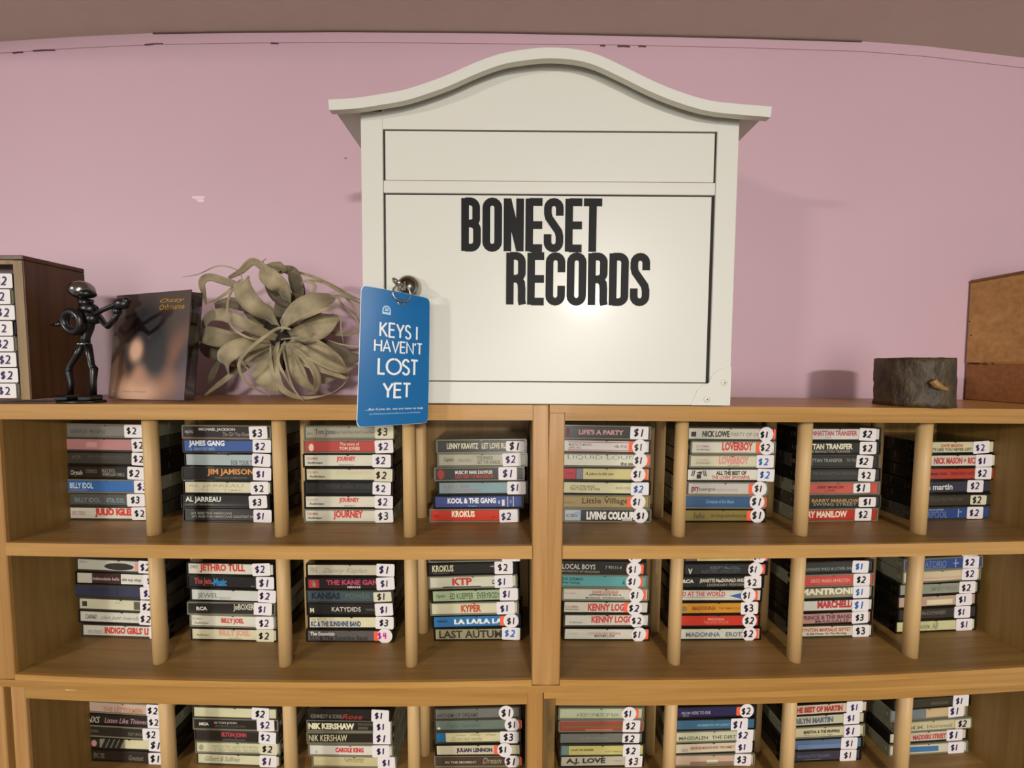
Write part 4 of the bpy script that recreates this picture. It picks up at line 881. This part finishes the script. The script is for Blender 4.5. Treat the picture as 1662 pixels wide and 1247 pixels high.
ustack('R', 1, 2, 1270, [
 ((925,), '#cfc8bc', 0, [('THE MANHATTAN TRANSFER', '#b0424c', 130, 702, .6, .44, .01), ('LIVE', '#c48a88', 410, 465, .18, .14)], ('r', 718, '$2', 'k'), 'white red-lettered'),
 ((920,), '#2c2a28', 0, [('MANHATTAN TRANSFER', '#d6d0b0', 60, 655, .64, .5, .02), ('THE BEST OF THE MANHATTAN TRANSFER', '#9a9686', 60, 638, .16, .22)], ('r', 718, '$2', 'k'), 'black bold-white-lettered'),
 ((905,), '#2e2d2b', 0, [('THE MANHATTAN TRANSFER', '#9c9a8e', 60, 562, .6, .3), ('TO YOU', '#8a887e', 600, 700, .6, .26), ('JUKIN', '#8a887e', 245, 285, .22, .2)], ('r', 690, '$2', 'k'), 'charcoal small-lettered'),
 ((908,), '#35332f', 0, [('THE MANHATTAN TRANSFER', '#5c5a52', 280, 690, .66, .26)], ('r', 697, '$2', 'k'), 'plain charcoal'),
 ((900,), '#be5648', 0, [('BARRY MANILOW', '#5e2a24', 330, 570, .62, .26), ('LIVE', '#6e3028', 400, 490, .28, .2)], ('r', 655, '$1', 'k', 's'), 'salmon red'),
 ((905,), '#2c2b29', 0, [('BARRY MANILOW', '#b08e44', 275, 705, .62, .3, .01), ('SWING STREET', '#8f8b84', 290, 685, .26, .28)], ('r', 700, '$1', 'k', 's'), 'black gold-lettered'),
 ((890,), '#b23426', 0, [('BARRY MANILOW', '#e4d0b8', 120, 597, .6, .6, .02)], ('r', 668, '$2', 'k'), 'red white-lettered')])
ustack('R', 1, 3, 1430, [
 ((1070,), '#cdc6a0', 0, [('DAVE MASON', '#b8583c', 570, 770, .66, .3, .01), ("IT'S LIKE YOU NEVER LEFT", '#4e4a38', 480, 855, .28, .28, .01)], ('r', 862, '$2', 'p'), 'cream'),
 ((1080,), '#d0c9b8', 0, [('NICK MASON + RICK', '#b83a3c', 497, 900, .5, .58, .02)], ('r', 872, '$1', 'p'), 'white red-lettered'),
 ((1075,), '#ae4032', 0, [('MARSHALL TUCKER', '#5c201a', 460, 620, .5, .22), ('GREATEST HITS', '#5c201a', 650, 870, .52, .24)], ('r', 870, '$2', 'p'), 'brick red'),
 ((1040,), '#343646', 0, [('moon martin', '#c8c6c0', 300, 675, .5, .5, .01)], ('r', 810, '$2', 'p'), 'navy-grey'),
 ((1040,), '#37322a', 0, [('PAUL McCARTNEY', '#57513f', 465, 770, .6, .3)], ('r', 825, '$2', 'k', 'cs'), 'dark olive'),
 ((1020,), '#2e4882', 0, [('LIVERPOOL', '#8e9cb8', 330, 615, .4, .55, -.02), ('PAUL McCARTNEY', '#a8b0c0', 440, 580, .88, .16), ('#', '#aab4c8', 716, 722, .5, .85), ('#', '#aab4c8', 716, 750, .62, .07)], ('r', 797, '$2', 'p'), 'blue')])
ustack('L', 2, 0, 90, [
 (172, '#bfbcab', 1, [('@', '#2c2a27', 440, 712, .42, .72), ('VERTIGO', '#96938a', 205, 280, .75, .2), ('#', '#cf8f86', 725, 762, .5, .8)], ('r', 760, '$2', 'k'), 'pale grey black-blotched'),
 (180, [(None, 328, '#c4bfae'), (330, 588, '#3d2527'), (592, None, '#d6d2c4')], 1, [('intimadatin bells', '#c0a8a0', 340, 580, .5, .28), ('the toy shop', '#3a3638', 605, 780, .42, .36, 0, .3)], ('r', 800, '$1', 'p'), 'maroon and white'),
 (158, '#33374e', 1, [('#', '#2a2c40', 300, 560, .45, .6)], ('r', 770, '$2', 'p'), 'plain navy'),
 (195, '#cbc6a8', 1, [('#', '#3a382e', 237, 280, .5, .5), ('#', '#5a5748', 715, 770, .5, .8), ('#', '#9a967c', 540, 585, .7, .06)], ('r', 775, '$2', 'k'), 'cream black-squared'),
 (200, '#cdcabb', 1, [('CLANNAD', '#4e4c46', 262, 368, .5, .42, 0, .2), ('clan just march', '#8e8c84', 405, 750, .42, .46, 0, .4)], ('r', 760, '$2', 'k'), 'white grey-scripted'),
 (238, '#d0cbbb', 1, [('EPIC STEREO', '#9a9890', 300, 425, .35, .3), ("INDIGO GIRLS' LIVE", '#c2342c', 450, 905, .55, .62, .02)], ('r', 855, '$2', 'k'), 'white red-lettered')])
ustack('L', 2, 1, 280, [
 (122, W_, 0, [('CHRYS', '#6a6860', 155, 225, .7, .3), ('JETHRO TULL', '#c2342a', 245, 660, .55, .8, .02)], ('r', 728, '$2', 'p'), 'white large-red-lettered'),
 (122, '#1f1d1c', 0, [('The Jets', '#a8423e', 192, 350, .5, .68, .02), ('-Music', '#2f7cb0', 352, 490, .5, .68, .02), ('STEREO', '#8a867c', 715, 750, .15, .12)], ('r', 765, '$1', 'p'), 'black red-and-blue-lettered'),
 (150, '#c9cac0', 0, [('JEWEL', '#77766c', 220, 412, .38, .56), ('PIECES OF YOU', '#a09f96', 422, 525, .22, .22)], ('r', 785, '$2', 'p'), 'white grey-lettered'),
 (132, '#22201e', 0, [('RCA', '#d6d2c2', 218, 318, .5, .34, .03), ('JoBOXERS', '#c9c4ac', 555, 765, .6, .68, .01)], ('r', 743, '$1', 'p'), 'black cream-lettered'),
 (145, '#d3cfbb', 0, COL('#c49a94') + [('Audiotape', '#6a665c', 190, 320, .25, .24), ('BILLY JOEL', '#c2342a', 440, 650, .5, .56, .02)], ('r', 762, '$2', 'k'), 'white red-lettered'),
 (160, '#cfc9a6', 0, [('Audiotape', '#6e6a54', 215, 330, .4, .24), ('BILLY JOEL', '#cf9a84', 420, 712, .62, .76, .02), ('THE STRANGER', '#8a8468', 510, 630, .1, .1)], ('r', 768, '$2', 'k', 'c'), 'cream pink-lettered')])
ustack('L', 2, 2, 470, [
 (142, '#bfb99f', 0, [('Danny Kaplan', '#99937c', 300, 710, .4, .56, 0, .4), ('FINE', '#8a8572', 185, 250, .5, .5)], ('r', 797, '$1', 'p'), 'cream faintly scripted'),
 (142, '#1f1b1d', 0, [('#', '#a03038', 172, 270, .5, .82), ('#', '#c9b08c', 205, 238, .5, .6), ('THE KANE GANG', '#b33a50', 335, 860, .62, .46, .02), ('MIRACLE', '#b8b4ac', 528, 650, .16, .2, .02)], ('r', 797, '$1', 'p'), 'black pink-lettered'),
 (140, '#3e5056', 0, [('KANSAS', '#151c26', 195, 460, .55, .6, .02), ('POWER', '#5c6452', 510, 740, .55, .5)], ('r', 770, '$1', 'k', 'cs'), 'slate teal'),
 (145, '#211f1d', 0, [('M', '#cfcba8', 180, 216, .4, .4, .03), ('KATYDIDS', '#c8c5b4', 380, 650, .5, .42), ('SHANGRI-LA', '#6a675c', 695, 790, .48, .2)], ('r', 782, '$1', 'p'), 'black white-lettered'),
 (160, '#d6d1a8', 0, [('THE BEST OF', '#9a9674', 192, 330, .82, .24), ('KC & THE SUNSHINE BAND', '#2c3c78', 190, 650, .36, .5, .02)], ('r', 787, '$3', 'k'), 'cream blue-lettered'),
 (145, '#5a5654', 0, [('The Essentials', '#d8d4cc', 185, 410, .7, .34, .01), ('KC & The Sunshine Band', '#2f2c2a', 185, 712, .28, .4, .01)], ('o', 875, '$4', 'm', 'Ol'), 'grey')])
ustack('L', 2, 3, 670, [
 (140, '#2a2826', 0, [], ('r', 820, '$1', 'k'), 'mostly hidden dark'),
 (130, '#1c1a18', 0, [('KROKUS', '#d0caa4', 180, 375, .6, .6, .01), ('METAL RENDEZ-VOUS', '#5a574a', 190, 325, .14, .16), ('#', '#8a867c', 715, 752, .7, .12)], ('r', 753, '$2', 'k'), 'black cream-lettered'),
 (142, '#c9c6ae', 0, [('KTP', '#b2342e', 362, 545, .56, .66, .02), ('#', '#37342c', 275, 625, .06, .08), ('C', '#2a2826', 730, 752, .45, .4, .02)], ('r', 753, '$1', 'p'), 'white large-red-lettered'),
 (170, '#9fb088', 0, [('Capitol', '#37402c', 215, 300, .5, .36, 0, .3), ("ED KUEPPER   EVERYBODY'S", '#3c4a34', 345, 830, .48, .56)], ('r', 800, '$1', 'p'), 'pale green'),
 (158, '#cdc7a6', 0, [('KYPER', '#b8452c', 445, 630, .52, .64, .02)], ('r', 772, '$1', 'p'), 'cream red-lettered'),
 (178, '#2e72aa', 0, [('Atlantic', '#1b3650', 222, 320, .6, .24, .02), ('LA LA/LA LA', '#e0e0d6', 380, 830, .5, .46, .03)], ('o', 905, '$1', 'k', 'Ol'), 'bright blue'),
 (190, '#97906f', 0, [('LAST AUTUMN', '#352c22', 240, 900, .5, .7, .01)], ('r', 822, '$2', 'b'), 'khaki')])
ustack('R', 2, 0, 890, [
 ((905,), '#232120', 0, [], ('o', 800, '$1', 'k'), 'mostly hidden dark'),
 ((905,), '#242220', 0, [('LOCAL BOYS', '#c9c5b0', 130, 435, .6, .44), ('MOMENTS OF MADNESS', '#8a8778', 130, 475, .12, .2), ('7 90111-4', '#9a978a', 525, 675, .6, .28)], ('o', 787, '$1', 'k', 'O'), 'black white-lettered'),
 ((920,), '#589b98', 0, [('NICK GORMAN', '#24484a', 110, 320, .7, .28, .01), ('Silver Lining', '#24484a', 110, 290, .32, .28, .01), ('A', '#24484a', 682, 710, .4, .4)], ('o', 784, '$1', 'k', 'O'), 'teal'),
 ((930,), '#c8c4b2', 0, [('COLUMBIA', '#c09a94', 145, 260, .6, .16), ('DAVE LOGGINS', '#b85c44', 405, 645, .74, .26, .01), ('APPRENTICE (IN A', '#37342e', 375, 675, .44, .2, .01), ('MUSICAL WORKSHOP)', '#37342e', 345, 705, .14, .2, .01)], ('o', 810, '$1', 'k', 'O'), 'white three-line'),
 ((935,), '#cbc7b4', 0, [('COLUMBIA', '#a85a54', 150, 280, .55, .2), ('Audiotape', '#6a5450', 155, 285, .28, .22), ('KENNY LOGGINS', '#c23a36', 365, 840, .5, .66, .02)], ('o', 797, '$2', 'k', 'Ol'), 'white large-red-lettered'),
 ((940,), '#cdc9b8', 0, [('Audiotape', '#8a7c78', 190, 315, .3, .24), ('KENNY LOGGINS', '#c23a36', 397, 870, .6, .62, .02), ('#', '#a8a498', 520, 740, .12, .05)], ('o', 820, '$2', 'k'), 'white red-lettered'),
 ((935,), '#c9c6b6', 0, [('COLUMBIA', '#b8a8a0', 170, 270, .55, .16), ('LOGGINS AND MESSINA', '#b87068', 365, 665, .58, .24), ('MOTHER LODE', '#4e4a44', 425, 610, .32, .22, .01)], ('o', 830, '$1', 'k', 'O'), 'white thin-lettered')])
ustack('R', 2, 1, 1080, [
 ((960,), [(None, 300, '#6a5c4c'), (300, None, '#cbbc7a')], 0, [('ORIGINAL MUSIC OF THE KING OF THE ROAD', '#4a4230', 315, 790, .4, .4, .01)], ('o', 870, '$1', 'k', 'O'), 'half-hidden yellow'),
 ((950,), '#2b2b2b', 0, [('V', '#c8c8bc', 212, 252, .3, .5, .02), ('KIRSTY MacCOLL', '#5c6c74', 415, 695, .66, .26), ('ELECTRIC LANDLADY', '#4e5254', 335, 695, .3, .26)], ('o', 830, '$1', 'k', 'O'), 'charcoal'),
 ((920,), '#282623', 0, [('RCA', '#c9c4b0', 160, 268, .6, .34, .03), ('JEANETTE MacDONALD AND NELSON', '#d0cbb4', 320, 860, .6, .42, .01), ('LEGENDARY PERFORMERS', '#8c897c', 392, 790, .2, .24)], ('r', 732, '$2', 'k'), 'black white-lettered'),
 ((890,), '#c9c4b4', 0, [('MAD AT THE WORLD', '#b0483c', 95, 550, .64, .44, .01), ('#', '#8a5a50', 150, 545, .3, .04), ('^', '#2c5c9c', 590, 700, .45, .6)], ('o', 760, '$1', 'k', 'O'), 'white blue-arrowed'),
 ((880,), '#c88a28', 0, [('@', '#7c6c54', 155, 200, .45, .6), ('MADONNA', '#8c4c20', 250, 468, .5, .38, .02), ('THE IMMACULATE', '#8c5c28', 495, 720, .46, .22)], ('r', 695, '$3', 'k'), 'orange'),
 ((875,), '#bf3626', 0, [('MADONNA', '#d89a88', 395, 547, .66, .24), ('THE LOOK OF LOVE', '#d07c68', 360, 585, .34, .22)], ('o', 775, '$2', 'k'), 'red'),
 ((880,), '#c3c2b0', 0, [('MADONNA   EROTICA', '#5a6670', 190, 800, .45, .42, .01)], ('o', 768, '$2', 'k', 'O'), 'white blue-grey-lettered')])
ustack('R', 2, 2, 1240, [
 ((1030,), '#33322e', 0, [("MANTOVANI'S WILD & LOVER..BABY", '#8a9a8c', 300, 860, .36, .26)], ('r', 825, '$1', 'b'), 'charcoal'),
 ((1020,), '#c2483e', 0, [('GREG MARK-MARSTEN', '#dca490', 430, 795, .5, .32)], ('r', 823, '$2', 'k'), 'coral red'),
 ((1020,), '#8a8566', 0, [('MANTRONIX', '#ddd8bc', 350, 900, .66, .6, .02)], ('r', 827, '$1', 'b'), 'khaki cream-lettered'),
 ((1015,), '#cccabb', 0, [('MARCHELLO', '#b23838', 500, 860, .62, .7, .03)], ('r', 816, '$1', 'b'), 'white red-blocked'),
 ((1005,), '#b28878', 0, [('PRINCE & THE BAND', '#5a3858', 355, 815, .62, .38, .01), ('MARSALIS', '#5a3858', 480, 790, .2, .28)], ('r', 815, '$3', 'k'), 'dusty pink'),
 ((1000,), '#cfc8b0', 0, [('WYNTON MARSALIS SEPTET', '#b8483c', 330, 800, .66, .34, .01), ('In this House, On This Morning', '#4a463c', 400, 760, .24, .26, .01)], ('r', 810, '$3', 'k'), 'cream two-line')])
ustack('R', 2, 3, 1400, [
 ((1120,), '#2a2826', 0, [], ('r', 925, '$2', 'p'), 'mostly hidden dark'),
 ((1115,), '#304a84', 0, [('ORATORIO', '#98a4bc', 500, 775, .5, .56, -.02), ('#', '#7c8cb0', 560, 770, .1, .05), ('#', '#a8b2c8', 858, 864, .5, .85), ('#', '#a8b2c8', 840, 890, .5, .07)], ('r', 925, '$2', 'p'), 'blue'),
 ((1110,), '#cdbf9c', 0, [('#', '#c8a48c', 540, 920, .3, .2)], ('r', 925, '$2', 'p'), 'blank cream'),
 ((1080,), '#8d9280', 0, [('SMOKEY VALLEY', '#777b6a', 640, 880, .5, .4)], ('r', 893, '$2', 'k'), 'sage green'),
 ((1065,), '#b89a86', 0, [('#', '#d4c8a0', 600, 840, .4, .5)], ('r', 868, '$1', 'p'), 'pinkish'),
 ((1065,), '#34322e', 0, [('McDONNED', '#77726a', 555, 775, .6, .36)], ('r', 850, '$1', 'p'), 'charcoal'),
 ((1050,), '#c6c494', 0, [('AB', '#7c806c', 650, 705, .5, .6, 0, .3), ('QUORUM', '#8c906c', 530, 630, .4, .4)], ('r', 865, '$1', 'p'), 'yellow-green sketched')])
ustack('L', 3, 0, 100, [
 (240, '#c4a894', 1, [('THE LETTERMEN', '#b07c60', 540, 1080, .3, .5, .01)], ('r', 1140, '$2', 'k'), 'half-hidden pinkish'),
 (232, '#241f1c', 0, [('INXS', '#b8b09c', 310, 505, .45, .62, 0, .3), ('Listen Like Thieves', '#a8848c', 565, 1140, .45, .5, 0, .3)], ('r', 1150, '$2', 'k'), 'black white-scripted'),
 (240, '#2a2520', 0, [('MOTOWN', '#6e6658', 330, 480, .5, .3), ('ISLEY BROS', '#7a7464', 890, 1080, .4, .3)], ('r', 1090, '$2', 'k'), 'dark brown'),
 (330, [(None, 500, '#2c2420'), (500, 840, '#8a8468'), (840, None, '#cfcaa0')], 0, [('@', '#b88080', 395, 465, .5, .7), ('////', '#24201c', 520, 830, .5, .9, .04)], ('r', 1165, '$1', 'k'), 'zebra-striped'),
 (345, '#221c18', 0, [('EPIC CBS', '#6a6450', 430, 575, .5, .5), ('Greatest', '#77705c', 900, 1100, .4, .5, 0, .3)], ('r', 1170, '$1', 'k'), 'black')])
ustack('L', 3, 1, 280, [
 (258, '#cfcba4', 1, [], ('r', 1065, '$2', 'k'), 'half-hidden cream'),
 (262, '#1f1c1a', 0, [('MCA', '#d0cabc', 350, 480, .5, .3, .03), ('ELTON JOHN', '#a8a49a', 555, 855, .64, .28, .01), ('GREATEST HITS COLLECTION', '#5c5850', 555, 970, .3, .22)], ('r', 1130, '$2', 'p'), 'black white-lettered'),
 (270, '#221f1c', 0, [('ELTON JOHN', '#b0404c', 645, 985, .6, .56, .03), ('#', '#55504a', 665, 970, .1, .12)], ('r', 1155, '$2', 'p'), 'black red-lettered'),
 (290, '#cdcaa4', 0, [('THE ELECTRIC LIGHT ORCHESTRA', '#a5a284', 520, 1140, .6, .3), ('A NEW WORLD RECORD', '#9a977a', 540, 1140, .22, .24), ('@', '#9a977c', 345, 400, .5, .6)], ('r', 1165, '$2', 'k', 'c'), 'cream faintly lettered'),
 (300, '#cfcba8', 0, [('Gilbert & Sullivan', '#8c8a6c', 415, 890, .55, .5, 0, .4)], ('r', 1165, '$1', 'p'), 'cream scripted')])
ustack('L', 3, 2, 470, [
 (205, '#1b1917', 0, [('KENNEDY & SONS', '#7c7668', 280, 700, .3, .4), ('Rose', '#a03028', 700, 980, .3, .5, 0, .3)], ('r', 1105, '$1', 'p'), 'half-hidden black'),
 (215, '#23201d', 0, [('NIK KERSHAW', '#dbd6b4', 240, 865, .45, .62, .03), ('THE RIDDLE', '#6c6658', 910, 1120, .7, .2), ('#', '#4e4a40', 915, 1050, .3, .3)], ('r', 1122, '$1', 'p'), 'black bold-white-lettered'),
 (218, '#24201c', 0, [('NIK KERSHAW', '#c8c19c', 250, 770, .5, .66, 0, .05)], ('r', 1120, '$1', 'p'), 'black thin-lettered'),
 (240, '#d6d2c6', 0, [('@', '#aaa69c', 335, 365, .3, .3), ('CAROLE KING', '#c23c38', 612, 995, .55, .5, .03)], ('r', 1112, '$1', 'p'), 'white red-lettered'),
 (285, '#c4b88a', 0, [('Cole Porter', '#8e845e', 730, 1000, .8, .3), ('The Songs', '#a0966e', 740, 990, .5, .2)], ('r', 1185, '$1', 'p'), 'tan-cream')])
ustack('L', 3, 3, 670, [
 (285, '#6c6e64', 0, [('ANTHEM OF DREAMS', '#3c3c36', 320, 880, .35, .4)], ('o', 1262, '$1', 'k'), 'half-hidden grey'),
 (285, '#667468', 0, [('Paul Janski', '#56645a', 440, 920, .4, .5, 0, .2), ('@', '#c8cac0', 330, 370, .2, .25)], ('o', 1340, '$1', 'k', 'O'), 'grey-green'),
 (290, [(None, 438, '#21648c'), (442, None, '#cbc496')], 0, [('Collected works', '#9c966c', 530, 940, .35, .4, 0, .4), ('~ ~ ~', '#a49c74', 580, 1120, .75, .2)], ('r', 1180, '$3', 'k'), 'cream blue-ended'),
 (300, '#c6bd9c', 0, [('JULIAN LENNON', '#3a2c4c', 590, 1075, .45, .54, .03)], ('o', 1243, '$1', 'k', 'Ol'), 'beige purple-lettered'),
 (285, '#4a3c30', 0, [('IN THE MOMENT', '#c4bc9c', 440, 860, .4, .22), ('Dream', '#988a6c', 940, 1200, .55, .6, 0, .4)], ('o', 1340, '$1', 'k', 'O'), 'brown')])
ustack('R', 3, 0, 890, [
 ((1290,), '#b9c09c', 0, [('A BODY OF MUSIC BY RAIN', '#77806a', 385, 950, .35, .36)], ('o', 1090, '$1', 'k', 'O'), 'half-hidden pale green'),
 ((1290,), '#a2423a', 0, [('#', '#6a6430', 180, 1000, .48, .26), ('#', '#c46c64', 500, 870, .1, .14)], ('r', 1003, '$2', 'k'), 'red green-striped'),
 ((1290,), '#6e7066', 0, [('QUIET RIVER', '#85877c', 420, 800, .5, .22)], ('r', 998, '$2', 'k', 's'), 'plain grey'),
 ((1300,), [(None, 270, '#6c8880'), (272, None, '#c3bb70')], 0, [('LOUIS THE BLEEKER', '#4c4824', 300, 612, .56, .18, .01), ('4XT 98412', '#77723c', 760, 1000, .35, .14)], ('r', 1003, '$2', 'k'), 'yellow teal-ended'),
 ((1300,), '#b9b29c', 0, [('A.J. LOVE', '#3a3028', 240, 770, .5, .64, .02), ('1994', '#9a9484', 880, 1000, .5, .2)], ('r', 1040, '$3', 'k'), 'beige large-lettered')])
ustack('R', 3, 1, 1070, [
 ((1330,), '#27244c', 0, [('FROM HERE TO EVE', '#a8a0b4', 310, 700, .45, .3), ('MCA', '#8c88a0', 330, 410, .15, .2)], ('o', 1190, '$2', 'k', 'Ol'), 'half-hidden purple'),
 ((1310,), '#3b6682', 0, [('MOMENTS OF LIGHT', '#8cb0bc', 520, 960, .45, .22)], ('r', 967, '$1', 'p'), 'steel blue'),
 ((1300,), '#c5c3a4', 0, [('MAGDALEN', '#4e4a3c', 270, 660, .38, .34), ('THE DIRT', '#4e4a3c', 715, 1040, .38, .34)], ('r', 1045, '$2', 'p'), 'cream dark-lettered'),
 ((1295,), '#c9c3a6', 0, [('GEORGE MASON AND THE FAMILY', '#b0443c', 425, 1020, .52, .28, .01), ('VERVE', '#a88c84', 300, 390, .3, .3)], ('r', 1032, '$1', 'p'), 'cream red-lettered'),
 ((1285,), '#c3a78e', 0, [('#', '#8c6a54', 420, 1000, .2, .3), ('#', '#d8ccac', 640, 790, .3, .5)], ('r', 1005, '$3', 'k'), 'patchy beige')])
ustack('R', 3, 2, 1230, [
 ((1500,), '#cbb9a2', 0, [('THE BEST OF MARTIN', '#a8382c', 480, 1150, .5, .6, .03)], ('r', 1200, '$1', 'p'), 'half-hidden red-lettered'),
 ((1470,), '#bdb99a', 0, [('MARILYN MARTIN', '#5a6478', 400, 1030, .5, .56, .03)], ('r', 1165, '$1', 'p'), 'cream slate-lettered'),
 ((1450,), '#cbc39c', 0, [('MARTHA & THE MUFFINS', '#46403a', 625, 1110, .55, .32, .02), ('This is the Ice Age', '#77705c', 630, 1015, .15, .2)], ('r', 1160, '$1', 'p'), 'cream small-lettered'),
 ((1410,), '#54708e', 0, [('#', '#667a9c', 540, 1110, .25, .5)], ('r', 1117, '$1', 'p'), 'blue'),
 ((1390,), '#383746', 0, [("MIDNIGHT'S TRIUMPH", '#5c6076', 540, 970, .5, .34), ('#', '#6a6048', 620, 850, .12, .08)], ('r', 1100, '$1', 'k'), 'dark indigo')])
ustack('R', 3, 3, 1400, [
 ((1120,), '#3a372c', 0, [('MARVELOUS', '#6c6850', 710, 880, .4, .3)], ('r', 930, '$1', 'p'), 'half-hidden dark'),
 ((1095,), [(None, 665, '#758082'), (668, None, '#cbb084')], 0, [], ('r', 890, '$1', 'p'), 'grey and tan'),
 ((1125,), '#c9bf98', 0, [('M.M. Hummel', '#8c846c', 490, 920, .4, .36)], ('r', 945, '$2', 'p', 'cs'), 'cream faintly lettered'),
 ((1085,), '#c9c2a8', 0, [('MADDERS STREET', '#b8404c', 530, 865, .45, .5, .02)], ('r', 868, '$1', 'p'), 'cream red-lettered'),
 ((1075,), '#ccc6ae', 0, [('#', '#41709e', 487, 775, .5, .6)], ('r', 868, '$1', 'p'), 'cream blue-blocked')])
# the little rack at the far left
ML2 = Matrix.Translation((bx - bw_ + 9.5 + 4, 8, Z0 + 5.6))
vals = ['white', 'cream', 'grey-edged', 'clear', 'clear grey', 'yellowish', 'white-faced', 'pale', 'off-white']
for k in range(8):
    t = 16.4; i = 7 - k; q = random.Random(k)
    Mc = ML2 @ Matrix.Translation((q.uniform(3.5, 8), -.5 + (2.4 if k < 7 else 1.8) + 0, i * t + .15)); 
    c = empty('cassette', 'cassette %s in the small dark brown rack at far left' % ('at the top' if k == 0 else 'at the bottom' if k == 7 else ORD[k] + ' from the top'), 'cassette', M=Mc, group='cassettes in the small dark rack')
    key = ('case_short', k % 3)
    if key not in _me: _me[key] = MB().cham(0, CW, .6, 46, .25, t - .25, .7).cham(0, CW, 0, 6, .1, 1.6, .3).cham(0, CW, 0, 6, t - 1.6, t - .1, .3).cham(-.2, CW + .2, 16, 45, t * .5, t - .5, .3).mesh('case', casem[[0, 2, 1][k % 3]])
    link('case', _me[key], c)
    link('spine_card', MB().cham(2, CW - 2.4, .1, 1, 2, t - 2, .2).mesh('spine_card', cardm(['#cdc8b6', '#b9b4a4', '#8c887c'][k % 3])), c)
    so = link('price_sticker', sticker_mesh('r', 22.2, 15.2, sticker_m), c, (CW - 12.5, -.05, t / 2)); link('price_writing', price_mesh('$2', 'p', k % 4), so, (-1, 0, 0))
